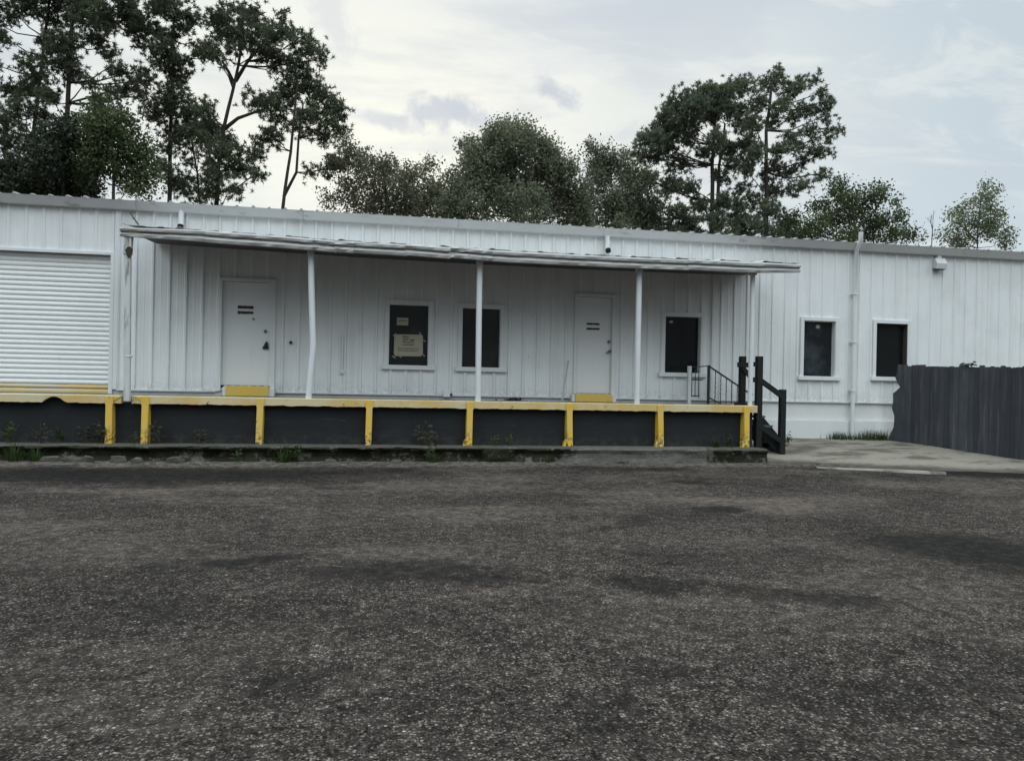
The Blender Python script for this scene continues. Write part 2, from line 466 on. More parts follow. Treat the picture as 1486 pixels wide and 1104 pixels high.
xs = axis(-900, -14, 16, 900, 0.16); ys = axis(-600, -16.5, -1.6, 1500, 0.13)
mb = MB()
for y in ys:
    for x in xs:
        mb.v.append((x, y, ground_z(x, y)))
nx = len(xs)
for j in range(len(ys) - 1):
    for i in range(nx - 1):
        a = j * nx + i
        mb.f.append((a, a + 1, a + 1 + nx, a + nx))
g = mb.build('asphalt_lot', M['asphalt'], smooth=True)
tag(g, 'wide parking lot of worn grey stony asphalt', 'ground', kind='structure')

# ------------------------------------------------------------------ building
WXL, WXR = on(-330, 500)[0], 17.0
ZB = on(640, 573)[1]                       # siding foot
ZE = on(743, 335.5, -0.10)[1]                # underside of the eave trim
ZT = on(743, 323.0, -0.22)[1]                     # top of the eave trim
BD = 14.0
bld = thing('warehouse', 'long low white ribbed metal warehouse with roller door, two doors and five dark windows', 'warehouse', (2.0, 0.0, 0.0))

def rect(x0, y0, x1, y1, Y=0.0):
    X0, Z0 = on(x0, (y0 + y1) / 2, Y)[0], None
    X1 = on(x1, (y0 + y1) / 2, Y)[0]
    xm = (x0 + x1) / 2
    return X0, X1, on(xm, y1, Y)[1], on(xm, y0, Y)[1]

WIN = [dict(p=(564, 442, 622, 530), glass='glass_grey', jamb='trim'),
       dict(p=(670, 447, 726, 533), glass='glass_grey', jamb='trim'),
       dict(p=(964, 459, 1016, 541), glass='glass', jamb='trim'),
       dict(p=(1165, 466, 1211, 546), glass='glass_cloud', jamb='trim'),
       dict(p=(1270, 470, 1315, 547), glass='glass', jamb='jambdark')]
for w in WIN: w['r'] = rect(*w['p'])
DOOR = [dict(p=(322, 409, 392.5, 559)), dict(p=(836, 431, 887, 570.5))]
for d in DOOR: d['r'] = rect(*d['p'])
deckz = 1.45 - 0.306
rX1 = on(160, 460)[0]; rX0 = on(-210, 460)[0]
rZ1 = on(80, 367)[1]; rZ0 = deckz + 0.01
OPEN = [w['r'] for w in WIN] + [d['r'] for d in DOOR] + [(rX0, rX1, rZ0 - 0.02, rZ1)]

def wall_strip(mb, x0, x1, z0, z1, pitch, off, rib=0.028, rw=0.075, tw=0.035, opens=()):
    br = {x0, x1}
    prof = []
    k = math.floor((x0 - off) / pitch) - 1
    while off + k * pitch < x1 + pitch:
        c = off + k * pitch
        prof += [(c - rw / 2, 0.0), (c - tw / 2, -rib), (c + tw / 2, -rib), (c + rw / 2, 0.0)]
        mm = c + pitch / 2                       # shallow stiffener between ribs
        prof += [(mm - 0.02, 0.0), (mm, -0.004), (mm + 0.02, 0.0)]
        k += 1
    px_, py_ = [a for a, _ in prof], [b for _, b in prof]
    for a in px_:
        if x0 < a < x1: br.add(a)
    for o in opens:
        for a in o[:2]:
            if x0 < a < x1: br.add(a)
    br = sorted(br)
    for a, b in zip(br[:-1], br[1:]):
        if b - a < 1e-5: continue
        ya, yb = np.interp(a, px_, py_), np.interp(b, px_, py_)
        m_ = (a + b) / 2
        bands = [(z0, z1)]
        for o in opens:
            if o[0] - 1e-6 < m_ < o[1] + 1e-6:
                nb = []
                for (p, q) in bands:
                    if o[2] > p: nb.append((p, min(q, o[2])))
                    if o[3] < q: nb.append((max(p, o[3]), q))
                    if o[3] <= p or o[2] >= q: nb = nb
                bands = [u for u in nb if u[1] - u[0] > 1e-4]
        for (p, q) in bands:
            mb.add([(a, ya, p), (b, yb, p), (b, yb, q), (a, ya, q)], [(0, 1, 2, 3)])

XC = on(1034, 480)[0]                        # joint where the newer panels begin
XL = on(172, 450)[0]
mb = MB()
wall_strip(mb, WXL, XL, ZB, ZE + 0.05, 0.307, XL - 0.12, rib=0.022, opens=OPEN)
wall_strip(mb, XL, XC, ZB, ZE + 0.05, 0.307, on(221, 450)[0], rib=0.034, opens=OPEN)
wall_strip(mb, XC, WXR, ZB, ZE + 0.05, 0.307, XC + 0.2, rib=0.024, opens=OPEN)
mb.build('front_wall', M['siding'], bld)
mb = MB()
mb.box(WXL, WXL + 0.1, 0.06, BD, 0, ZE); mb.box(WXR - 0.1, WXR, 0.06, BD, 0, ZE); mb.box(WXL + 0.1, WXR - 0.1, BD - 0.1, BD, 0, ZE)
mb.build('outer_wall', M['siding'], bld)
# foundation below the siding
fz = on(1150, 609)[1]
mb = MB()
mb.box(rX1 + 0.07, WXR, 0.012, 0.30, fz, ZB + 0.03)
mb.box(WXL, rX1 + 0.068, 0.012, 0.30, fz, deckz - 0.16)
mb.box(WXL, WXR, -0.055, 0.30, -0.05, fz)
mb.build('foundation', M['found'], bld, bevel=0.01)
# drip trim at the siding foot
mb = MB()
for a, b in ((XL, DOOR[0]['r'][0] - 0.1), (DOOR[0]['r'][1] + 0.12, DOOR[1]['r'][0] - 0.1), (DOOR[1]['r'][1] + 0.12, WXR)):
    mb.box(a, b, -0.05, 0.01, ZB - 0.022, ZB + 0.004)
mb.build('drip_trim', M['eave'], bld)
# corner trims
MB().box(on(166, 450)[0], on(172, 450)[0], -0.045, 0.0, ZB, ZE).build('joint_trim', M['trim'], bld)
MB().box(XC - 0.03, XC + 0.03, -0.042, 0.0, ZB, ZE).build('joint_trim', M['trim'], bld)

# roof: low gable, rib ends show along the eave
mb = MB()
yr, zr = BD / 2, ZT + 0.55
mb.add([(WXL - .1, -0.22, ZT + 0.004), (WXR + .1, -0.22, ZT + 0.004), (WXR + .1, yr, zr), (WXL - .1, yr, zr), (WXR + .1, BD + .2, ZT), (WXL - .1, BD + .2, ZT)],
       [(0, 1, 2, 3), (3, 2, 4, 5)])
x = WXL
while x < WXR:
    h = 0.03 + random.uniform(-0.006, 0.012)
    s = 0.55 / (yr + 0.22)
    mb.add([(x, -0.235, ZT - 0.004), (x + .07, -0.235, ZT - 0.004), (x + .05, -0.235, ZT + h), (x + .02, -0.235, ZT + h),
            (x, yr, zr), (x + .07, yr, zr), (x + .05, yr, zr + h), (x + .02, yr, zr + h)],
           [(0, 1, 2, 3), (0, 4, 5, 1), (1, 5, 6, 2), (2, 6, 7, 3), (3, 7, 4, 0)])
    x += 0.305
mb.add([(WXL, 0.07, ZE), (WXL, BD - .1, ZE), (WXL, yr, zr - .02)], [(0, 1, 2)])
mb.add([(WXR, 0.07, ZE), (WXR, BD - .1, ZE), (WXR, yr, zr - .02)], [(0, 1, 2)])
mb.build('roof', M['roof'], bld)
mb = MB()
for a, b in zip(np.linspace(WXL - .1, WXR + .1, 10)[:-1], np.linspace(WXL - .1, WXR + .1, 10)[1:]):
    j = random.uniform(-.004, .004)
    mb.prism([(a, -0.10, ZE), (a, -0.125, ZE + 0.005), (a, -0.215 + j, ZT - 0.02), (a, -0.23 + j, ZT), (a, 0.0, ZT - 0.005), (a, 0.0, ZE)], (b - a - 0.006, 0, 0))
mb.build('eave_trim', M['eave'], bld)

# windows
for i, w in enumerate(WIN):
    x0, x1, z0, z1 = w['r']
    tw = 0.085
    mb = MB()
    for (a, b, c, d) in ((x0 - tw, x0, z0 - 0.02, z1 + tw), (x1, x1 + tw, z0 - 0.02, z1 + tw), (x0, x1, z1, z1 + tw)):
        mb.box(a, b, -0.05, 0.02, c, d)
    win = mb.build('window', M['trim'], bld, bevel=0.006)
    mb = MB()
    mb.box(x0, x0 + 0.012, -0.03, 0.13, z0, z1); mb.box(x1 - 0.012, x1, -0.03, 0.13, z0, z1)
    mb.box(x0 + 0.012, x1 - 0.012, -0.03, 0.13, z1 - 0.012, z1)
    mb.build('jamb', M[w['jamb']], win)
    MB().box(x0 - tw - 0.05, x1 + tw + 0.05, -0.085, 0.13, z0 - 0.09, z0).build('sill', M['trim'], win, bevel=0.006)
    MB().box(x0 + 0.012, x1 - 0.012, 0.10, 0.106, z0 + 0.001, z1 - 0.012).build('pane', M[w['glass']], win)
    if i in (2, 3, 4):
        sx = {2: 974, 3: 1187, 4: 1311}[i]; sy = {2: 467, 3: 474, 4: 472}[i]
        X, Z = on(sx, sy, 0.095)
        pts = [(X + 0.055 * math.cos(a), 0.097, Z + 0.045 * math.sin(a)) for a in np.linspace(0, math.pi * 2, 10)[:-1]] if i == 3 else \
              [(X - .04, 0.097, Z - .025), (X + .04, 0.097, Z - .025), (X + .04, 0.097, Z + .025), (X - .04, 0.097, Z + .025)]
        MB().prism(pts, (0, 0.003, 0)).build('sticker', M['paper'], win)

# doors
for i, d in enumerate(DOOR):
    x0, x1, z0, z1 = d['r']
    dr = MB().box(x0 + 0.004, x1 - 0.004, 0.03, 0.075, z0, z1 - 0.004).build('door', M['door'], bld, bevel=0.004)
    mb = MB(); tw = 0.10
    mb.box(x0 - tw * .55, x0, -0.052, 0.02, z0 - 0.12, z1 + tw * .7)
    mb.box(x1, x1 + tw, -0.052, 0.02, z0 - 0.12, z1 + tw * .7)
    mb.box(x0, x1, -0.052, 0.02, z1, z1 + tw * .7)
    mb.box(x0, x0 + 0.02, 0.0, 0.03, z0, z1); mb.box(x1 - 0.02, x1, 0.0, 0.03, z0, z1)
    mb.build('door_frame', M['trim'], bld, bevel=0.006)
    MB().box(x0, x1, 0.0, 0.12, z0 - 0.06, z0 - 0.004).build('threshold', M['dark'], bld)
    rows = [(345, 368, 443.5, 448.5), (345, 368, 451.5, 456.0)] if i == 0 else [(851, 870, 468.5, 472), (851, 870, 475.5, 479.2)]
    for (a, b, c, e) in rows:
        X0, X1, Z0, Z1 = rect(a, c, b, e, 0.03)
        mb = MB(); xx = X0
        mb.box(X0, X1, 0.026, 0.0298, Z0 + 0.012, Z1 - 0.012)
        while xx < X1 - 0.02:                # a row of illegible letters
            wd = random.uniform(0.018, 0.034)
            mb.box(xx, min(X1, xx + wd), 0.024, 0.0296, Z0 + random.uniform(0, .012), Z1 - random.uniform(0, .008))
            xx += wd + 0.007
        mb.build('lettering', M['sign'], dr)
    dx, dz = on(*((385.5, 481) if i == 0 else (883.5, 496)), 0.03)
    MB().tube([(dx, 0.035, dz), (dx, 0.0, dz)], 0.033, 14).build('deadbolt', M['brass'], dr, smooth=True)
    hx, hz = on(*((385.5, 501) if i == 0 else (883, 511)), 0.03)
    mb = MB()
    if i == 0:
        mb.prism([(hx - .06, -0.005, hz - .07), (hx + .055, -0.005, hz - .075), (hx + .05, -0.005, hz + .04), (hx + .02, -0.005, hz + .08), (hx - .005, -0.005, hz + .05)], (0, 0.03, 0))
        mb.tube([(hx + .02, 0.03, hz), (hx + .02, -0.05, hz)], 0.03, 12)
        mb.tube([(hx - .02, -.02, hz - .04), (hx + .03, -.03, hz - .05)], 0.025, 8)
    else:
        mb.tube([(hx + .02, 0.03, hz + .02), (hx + .02, -0.03, hz + .02)], 0.03, 12)
        mb.tube([(hx + .02, -0.03, hz + .02), (hx - .03, -0.035, hz), (hx - .075, -0.03, hz - .02)], 0.014, 8)
    mb.build('handle', M['dark' if i == 0 else 'brass'], dr, smooth=True)
    if i == 0:
        X, Z = on(368, 463, 0.03)
        MB().tube([(X, 0.032, Z), (X, 0.018, Z)], 0.022, 10).build('peephole', M['brass'], dr)

# roller door
mb = MB()
zz = on(80, 557)[1]
n = 18
step = (rZ1 + 0.02 - zz) / n
def slats(mb, za, zb, k, Y):
    h = (zb - za) / k
    pz, py = [], []
    for i in range(k):
        for s, yo in ((0.0, 0.0), (0.10, -0.016), (0.35, -0.026), (0.60, -0.024), (0.85, -0.012), (0.93, 0.004)):
            pz.append(za + (i + s) * h); py.append(Y + yo)
    pz.append(zb); py.append(Y)
    vs = []
    for z_, y_ in zip(pz, py): vs += [(rX0, y_, z_), (rX1, y_, z_)]
    mb.add(vs, [(2 * i, 2 * i + 1, 2 * i + 3, 2 * i + 2) for i in range(len(pz) - 1)])
slats(mb, zz, rZ1 + 0.02, 27, 0.10)
rd = mb.build('roller_door', M['shutter'], bld)
mb = MB(); slats(mb, rZ0, zz, 2, 0.097)
mb.build('bottom_slats', M['shutter_low'], rd)
MB().box(rX0, rX1, 0.05, 0.14, rZ0 - 0.005, rZ0 + 0.035).build('bottom_bar', M['shutter_low'], rd)
mb = MB()
mb.box(rX1, rX1 + 0.07, -0.05, 0.14, rZ0 - 0.01, rZ1 + 0.06)
mb.box(rX0 - 0.07, rX1, -0.05, 0.02, rZ1, rZ1 + 0.06)
mb.build('roller_door_frame', M['trim'], bld, bevel=0.006)
# a dark room behind the openings
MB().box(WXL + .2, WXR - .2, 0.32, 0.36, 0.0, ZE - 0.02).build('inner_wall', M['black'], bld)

# ------------------------------------------------------------------ loading dock
YD = -1.80
dock = thing('loading_dock', 'long raised loading dock with dark front wall, faded yellow edge and yellow posts', 'loading dock', (0, -1.0, 0.0))
DXL, DXR = WXL, on(1104, 590, YD)[0]
MB().box(DXL, DXR - 0.02, YD + 0.085, -0.06, deckz - 0.02, deckz).build('deck', M['deck'], dock)
mb = MB()
mb.box(DXL, DXR - 0.10, YD + 0.14, -0.06, 0.0, deckz - 0.022)
mb.build('dock_wall', M['dockwall'], dock)
# yellow edge of the deck, chipped and with two gaps
def beam(mb, xa, xb, drop0=0.0, hh=0.138):
    n = max(2, int((xb - xa) / 0.05))
    X = np.linspace(xa, xb, n + 1)
    vs = []
    for i, x in enumerate(X):
        zt = deckz + 0.012 + 0.004 * mnoise.noise((x * 2.1, 0, 3))
        zb = deckz + 0.012 - hh + 0.012 * mnoise.noise((x * 5.0, 7, 3)) + 0.010 * mnoise.noise((x * 13.0, 2, 3)) + drop0
        if e[0] < x < e[1]: zb += 0.10 * math.sin(math.pi * (x - e[0]) / (e[1] - e[0])) ** 0.6
        yf = YD + 0.008 * mnoise.noise((x * 1.4, 1, 9))
        vs += [(x, yf, zb), (x, yf - 0.004, zt - 0.012), (x, yf + 0.010, zt), (x, YD + 0.09, zt), (x, YD + 0.09, zb)]
    fs = []
    for i in range(n):
        for k in range(5):
            a, b = i * 5 + k, i * 5 + (k + 1) % 5
            fs.append((a, a + 5, b + 5, b))
    fs += [(0, 1, 2, 3, 4), tuple(n * 5 + k for k in (4, 3, 2, 1, 0))]
    mb.add(vs, fs)
mb = MB()
e = [on(px, 583, YD)[0] for px in (62, 94, 176, 191)]
beam(mb, DXL, e[2]); beam(mb, e[3], on(1099, 590, YD)[0])
mb.build('edge_beam', M['edge'], dock)
LZ = 0.33
for i, px in enumerate((-160, 156.5, 209, 376.5, 535.5, 682, 827, 959.5, 1085)):
    X = on(px, 615, YD - 0.06)[0]
    j = random.uniform(-0.012, 0.012)
    top = deckz - 0.10
    w = 0.056
    mb = MB()
    mb.add([(X - w + j, YD - 0.075, LZ - .02), (X + w + j, YD - 0.075, LZ - .02), (X + w + j, YD + 0.14, LZ - .02), (X - w + j, YD + 0.14, LZ - .02),
            (X - w, YD - 0.030, top), (X + w, YD - 0.030, top), (X + w, YD + 0.14, top), (X - w, YD + 0.14, top)],
           [(0, 3, 2, 1), (4, 5, 6, 7), (0, 1, 5, 4), (1, 2, 6, 5), (2, 3, 7, 6), (3, 0, 4, 7)])
    mb.box(X - w - .012, X + w + .012, YD - 0.032, YD + 0.02, top - 0.05, deckz + 0.004)
    if i in (2, 1): mb.prism([(X - w, YD - .014, top), (X - w - .16 if i == 2 else X + w + .16, YD - .014, deckz - 0.0), (X - w, YD - .014, deckz)][:: (1 if i == 2 else -1)] if i == 2 else
                             [(X + w, YD - .014, top), (X + w, YD - .014, deckz), (X + w + .16, YD - .014, deckz)], (0, 0.03, 0))
    if i in (5, 6, 7, 8): mb.prism([(X - w - .07, YD - .07, LZ - .02), (X - w, YD - .07, LZ - .02), (X - w, YD - .07, LZ + .14), (X - w - .05, YD - .07, LZ + .09)], (0, .10, 0))
    mb.build('bumper_post', M['yellow'], dock, bevel=0.012)
# rough ledge in front
mb = MB()
LX0, LX1 = DXL, on(1111, 655, -2.2)[0]
n = 620
prof = [(-2.18, -0.06), (-2.19, 0.06), (-2.17, 0.14), (-2.17, 0.22), (-2.20, 0.29), (-2.19, LZ - 0.02), (-2.14, LZ), (-1.95, LZ + .005), (-1.60, LZ)]
xb0 = on(1030, 650, -2.2)[0]; xq = on(165, 650, -2.2)[0]
for i in range(n + 1):
    x = LX0 + (LX1 - LX0) * i / n
    rough = 1.0 if x < on(840, 650, -2.2)[0] else 0.45
    for k, (y, z) in enumerate(prof):
        a = mnoise.noise((x * 2.6, k * 0.55, 2.0)) * 0.085 * rough + mnoise.noise((x * 8.5, k * 0.8, 9.0)) * 0.035 * rough
        b = mnoise.noise((x * 1.9, k * 0.3, 6.0)) * 0.022
        if k >= 7: a = 0
        if k in (2, 3) and x < on(700, 650, -2.2)[0]: a += 0.09       # undercut below the lip
        if k in (4, 5) and x < xq: a += 0.10 * max(0, mnoise.noise((x * 1.3, 3, 3)))
        yo = -0.10 if x > xb0 else 0.0
        mb.v.append((x, y + a * (1 if k < 7 else 0) + (yo if k < 7 else 0), z + (b if 0 < k < 7 else 0)))
np_ = len(prof)
for i in range(n):
    for k in range(np_ - 1):
        a = i * np_ + k
        mb.f.append((a, a + np_, a + np_ + 1, a + 1))
mb.f.append(tuple(range(np_))); mb.f.append(tuple(n * np_ + k for k in range(np_))[::-1])
mb.build('ledge', M['ledge'], dock)

# yellow door steps
for d, px, lab in ((0, (327, 390, 559.5, 575), 'yellow painted step block on the deck below the door nearest the roller door'),
                   (1, (835, 889, 570.5, 583), 'yellow painted step block on the deck below the door beside the leaning stick')):
    x0, x1 = on(px[0], 567, -0.30)[0], on(px[1], 567, -0.30)[0]
    zt = DOOR[d]['r'][2] - 0.012
    o = thing('door_step', lab, 'step', ((x0 + x1) / 2, -0.18, deckz), 'yellow steps below the doors')
    MB().box(x0 - 0.06, x1 + 0.10, -0.27, -0.062, deckz + 0.001, zt - 0.02).build('step_base', M['trim'], o, bevel=0.01)
    MB().box(x0, x1, -0.31, -0.065, deckz + 0.002, zt).build('step_block', M['yellow'], o, bevel=0.012)
DOORLAB = None

# ------------------------------------------------------------------ canopy over the dock
YC = -1.98
can = thing('canopy', 'battered grey sheet metal canopy on white posts above the loading dock', 'canopy', (0.5, -1.0, deckz))
cx0, cx1 = on(176, 335, YC)[0], on(1160, 388, YC)[0]
zc = on(743, 377, YC)[1]
def sag(x):
    u = (x - cx0) / (cx1 - cx0)
    return 0.075 * (1 - u) ** 2 - 0.055 * math.sin(math.pi * u) + 0.012 * mnoise.noise((x * 0.8, 2, 2)) + 0.010 * u
# roof sheet, corrugated, rising to the wall
mb = MB()
nx_ = int((cx1 - cx0) / 0.05)
for i in range(nx_ + 1):
    x = cx0 + (cx1 - cx0) * i / nx_
    w = 0.013 * (1 if (i % 6) in (0, 1) else 0) + 0.012 * mnoise.noise((x * 3, 1, 1))
    z = zc + sag(x) + 0.196 + 0.004 * ((int(i / 8) % 2))
    if (i // 6) % 3 == 0: z += 0.012
    ye = YC - 0.012 + 0.012 * mnoise.noise((x * 2.2, 4, 4))
    mb.v += [(x, ye, z + w), (x, -1.0, z + 0.11 + w), (x, -0.034, z + 0.22 + w), (x, ye, z + w - 0.012), (x, -0.034, z + 0.208 + w)]
for i in range(nx_):
    a = i * 5
    mb.f += [(a, a + 5, a + 6, a + 1), (a + 1, a + 6, a + 7, a + 2), (a, a + 3, a + 8, a + 5), (a + 3, a + 4, a + 9, a + 8)]
mb.build('roof_sheet', M['canopy'], can)
# underside boards
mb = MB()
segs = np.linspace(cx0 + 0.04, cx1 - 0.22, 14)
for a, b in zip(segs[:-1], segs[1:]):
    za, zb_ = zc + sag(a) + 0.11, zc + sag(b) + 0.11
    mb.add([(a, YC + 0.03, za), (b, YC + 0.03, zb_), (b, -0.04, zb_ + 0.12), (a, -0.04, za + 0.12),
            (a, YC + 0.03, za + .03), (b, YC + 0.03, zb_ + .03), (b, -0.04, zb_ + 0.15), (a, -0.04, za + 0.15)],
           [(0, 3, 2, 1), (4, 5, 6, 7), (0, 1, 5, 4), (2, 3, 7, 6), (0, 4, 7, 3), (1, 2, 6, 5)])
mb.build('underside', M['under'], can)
# dented fascia: overlapping lengths of folded metal
cuts = [cx0] + [on(px, 360, YC)[0] for px in (300, 452, 487, 512, 590, 652, 716, 860, 1000, 1102)] + [cx1]
for i, (a, b) in enumerate(zip(cuts[:-1], cuts[1:])):
    mb = MB()
    n = max(4, int((b - a) / 0.06))
    lay = 0.010 * (i % 2)
    ta, tb = random.uniform(-.014, .014), random.uniform(-.014, .014)
    if i in (3, 6): ta += 0.014; tb -= 0.016
    crush = 0.050 if i in (2, 3, 6) else 0.020
    thin = 1.0
    P = [(0.05, -0.008), (0.0, 0.0), (-0.012, 0.045), (0.008, 0.082), (0.038, 0.100), (0.010, 0.112), (-0.022, 0.125), (-0.028, 0.165), (-0.006, 0.195), (0.03, 0.205)]
    for j in range(n + 1):
        s = j / n
        x = a - 0.02 + (b - a + 0.04) * s
        zo = zc + sag(x) + ta * (1 - s) + tb * s
        if i == len(cuts) - 2: zo += 0.035 * s; thin = 1 - 0.25 * s
        if i == 0: thin = 0.72 + 0.28 * s
        for k, (yy, z) in enumerate(P):
            d = crush * abs(mnoise.noise((x * 2.3, k * 0.45, 11 + i))) * 1.3 - 0.4 * crush + 0.5 * crush * mnoise.noise((x * 9.0, k * 0.9, 5))
            mb.v.append((x, YC + yy - lay + d, zo + z * thin + 0.35 * d))
    q = len(P)
    for j in range(n):
        for k in range(q - 1):
            u = j * q + k
            mb.f.append((u, u + q, u + q + 1, u + 1))
    mb.build('fascia', M['canopy'], can)
# end closing plate on the left and the beam the posts carry
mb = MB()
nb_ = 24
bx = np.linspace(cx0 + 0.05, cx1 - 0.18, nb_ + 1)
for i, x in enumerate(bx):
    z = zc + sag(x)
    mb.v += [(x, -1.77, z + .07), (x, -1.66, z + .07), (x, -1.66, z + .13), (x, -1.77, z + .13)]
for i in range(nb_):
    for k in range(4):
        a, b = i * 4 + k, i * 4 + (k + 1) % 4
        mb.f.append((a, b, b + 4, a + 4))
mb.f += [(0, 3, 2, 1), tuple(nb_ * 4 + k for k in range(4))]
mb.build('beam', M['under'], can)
def postline(pxs, Y): return [(on(a, b, Y)[0], Y, on(a, b, Y)[1]) for a, b in pxs]
PY = -1.705
for k, pts in enumerate(([(451, 362), (452, 420), (453.5, 470), (454.5, 500), (453.5, 512), (451, 540), (447.5, 583)],
            [(696.5, 372), (695, 460), (693.5, 588)], [(928, 385), (926, 480), (924, 590)], [(1092.5, 393), (1091, 480), (1088, 592)])):
    pl = postline(pts, PY)
    pl[0] = (pl[0][0], PY, zc + sag(pl[0][0]) + 0.075); pl[-1] = (pl[-1][0], PY, deckz - 0.002)
    p = MB().tube(pl, 0.055 if k < 3 else 0.046, 14).build('post', M['post'], can, smooth=True)
    x, y, z = pl[0]
    MB().box(x - .06, x + .06, y - .06, y + .06, z - 0.10, z - 0.012).build('bracket', M['eave'], p)

# downspout at the left front corner
YS = -1.90
x0, z0 = on(184.5, 583, YS); x1, z1 = on(186, 345, YS)
ds = thing('downspout', 'white rust stained square downspout at the left end of the canopy', 'downspout', (x0, YS, z0))
mb = MB()
mb.bar((x0, YS, z0), (x1, YS, z1 - 0.28), 0.105, 0.095)
mb.bar((x1, YS, z1 - 0.30), (x1 + .01, YS, z1 + 0.06), 0.13, 0.12)
zj = on(184, 517, YS)[1]
mb.bar((x0 + .008, YS, zj - .02), (x0 + .008, YS, zj + .02), 0.118, 0.108)
mb.build('pipe', M['spout'], ds, bevel=0.02)
MB().add([(x1 - .02, YS + .03, z1 + .03), (x1 + .19, YS + .03, z1 + .03), (x1 + .20, YS + .03, z1 + .16), (x1 - .1, YS + .03, z1 + .16),
          (x1 - .02, YS - .06, z1 + .03), (x1 + .19, YS - .06, z1 + .03), (x1 + .20, YS - .06, z1 + .16), (x1 - .1, YS - .06, z1 + .16)],
         [(0, 1, 2, 3), (7, 6, 5, 4), (0, 4, 5, 1), (1, 5, 6, 2), (2, 6, 7, 3), (3, 7, 4, 0)]).build('outlet_box', M['spout'], ds, bevel=0.012)
hx, hz = on(187.5, 366, YS - .06)
MB().prism([(hx + .055 * math.cos(a) * (1 + .3 * math.sin(3 * a)), YS - 0.064, hz + .10 * math.sin(a)) for a in np.linspace(0, 2 * math.pi, 12)[:-1]], (0, 0.006, 0)).build('rust_hole', M['litter'], ds)

# short roof outlets over the canopy and the tall vent pipe
for px, ya, yb, lab in ((263, 303, 330, 'short white roof drain pipe above the left end of the canopy'), (882, 342, 364, 'short white roof drain pipe above the right half of the canopy')):
    X, Za = on(px, ya, -0.12); Zb = on(px, yb, -0.12)[1]
    o = thing('drain_pipe', lab, 'drain pipe', (X, -0.12, Zb), 'short drain pipes above the canopy')
    MB().tube([(X, -0.10, Za), (X, -0.10, Zb + 0.05), (X, -0.15, Zb + .01)], 0.055, 12).build('pipe', M['post'], o, smooth=True)
    MB().tube([(X, -0.15, Zb + .03), (X + .005, -0.175, Zb - .03)], [0.058, 0.056], 12).build('mouth', M['black'], o)
pts = [(1249.5, 337), (1249, 350), (1243, 362), (1240.5, 450), (1236, 637)]
pp = [(on(a, b, y)[0], y, on(a, b, y)[1]) for (a, b), y in zip(pts, (-0.29, -0.29, -0.11, -0.11, -0.11))]
o = thing('vent_pipe', 'tall thin white pipe running up the wall between two windows past the eave', 'pipe', pp[-1])
MB().tube(pp[::-1], 0.048, 12).build('pipe', M['trim'], o, smooth=True)
mb = MB()
for zz_ in (1.5, 2.6, 3.7): 
    xx = np.interp(zz_, [pp[-1][2], pp[2][2]], [pp[-1][0], pp[2][0]])
    MB().box(xx - .06, xx + .06, -0.165, -0.02, zz_ - .015, zz_ + .015).build('clamp', M['trim'], o)

# wall light on the right
x0, x1, z0, z1 = rect(1356, 375, 1371, 391, -0.1)
o = thing('wall_light', 'small boxy grey floodlight high on the white wall right of the tall pipe', 'wall light', ((x0 + x1) / 2, -0.02, (z0 + z1) / 2))
mb = MB(); mb.prism([(x0, -0.03, z0 + .03), (x0, -0.17, z0), (x0, -0.19, z0 + .13), (x0, -0.12, z1), (x0, -0.03, z1)], (x1 - x0, 0, 0)); mb.build('housing', M['lamp'], o, bevel=0.01)
MB().box(x0 + .03, x1 - .03, -0.16, -0.06, z0 - .012, z0 + .012).build('lens', M['dark'], o)
MB().box(x0 + .08, x1 - .08, -0.10, -0.02, z1, z1 + .09).build('bracket', M['lamp'], o)

# small fittings on the wall
X, Z = on(648, 571, -0.08)
o = thing('outlet_box', 'small white electrical outlet box low on the wall between the first two windows', 'outlet', (X, -0.05, Z))
MB().box(X - .07, X + .07, -0.12, -0.055, Z - .07, Z + .07).build('box', M['trim'], o, bevel=0.008)
MB().box(X + .075, X + .12, -0.10, -0.055, Z - .04, Z + .0).build('plug', M['dark'], o)
X, Z = on(422, 497, -0.03); 
o = thing('doorbell', 'tiny dark doorbell on the wall right of the left door', 'doorbell', (X, -0.03, Z))
MB().tube([(X, -0.0, Z), (X, -0.05, Z)], 0.032, 10).build('button', M['dark'], o)
X, Z = on(497.5, 488, -0.05); Z2 = on(496.5, 538, -0.05)[1]
o = thing('conduit', 'thin white conduit on the wall left of the paper sign window', 'conduit', (X, -0.05, Z2))
MB().tube([(X, -0.05, Z), (X, -0.05, Z2)], 0.022, 8).build('tube', M['trim'], o, smooth=True)
MB().box(X - .035, X + .035, -0.075, -0.03, Z2 - .05, Z2 + .02).build('junction', M['trim'], o)

# pole leaning by the right door
p0 = (on(815.5, 583, -0.35)[0], -0.35, deckz + .006); p1 = (on(825, 523, -0.06)[0], -0.06, on(825, 523, -0.06)[1])
o = thing('stick', 'thin pale stick leaning on the wall beside the right door', 'stick', p0)
MB().tube([p0, p1], [0.018, 0.014], 8).build('shaft', M['stick'], o, smooth=True)

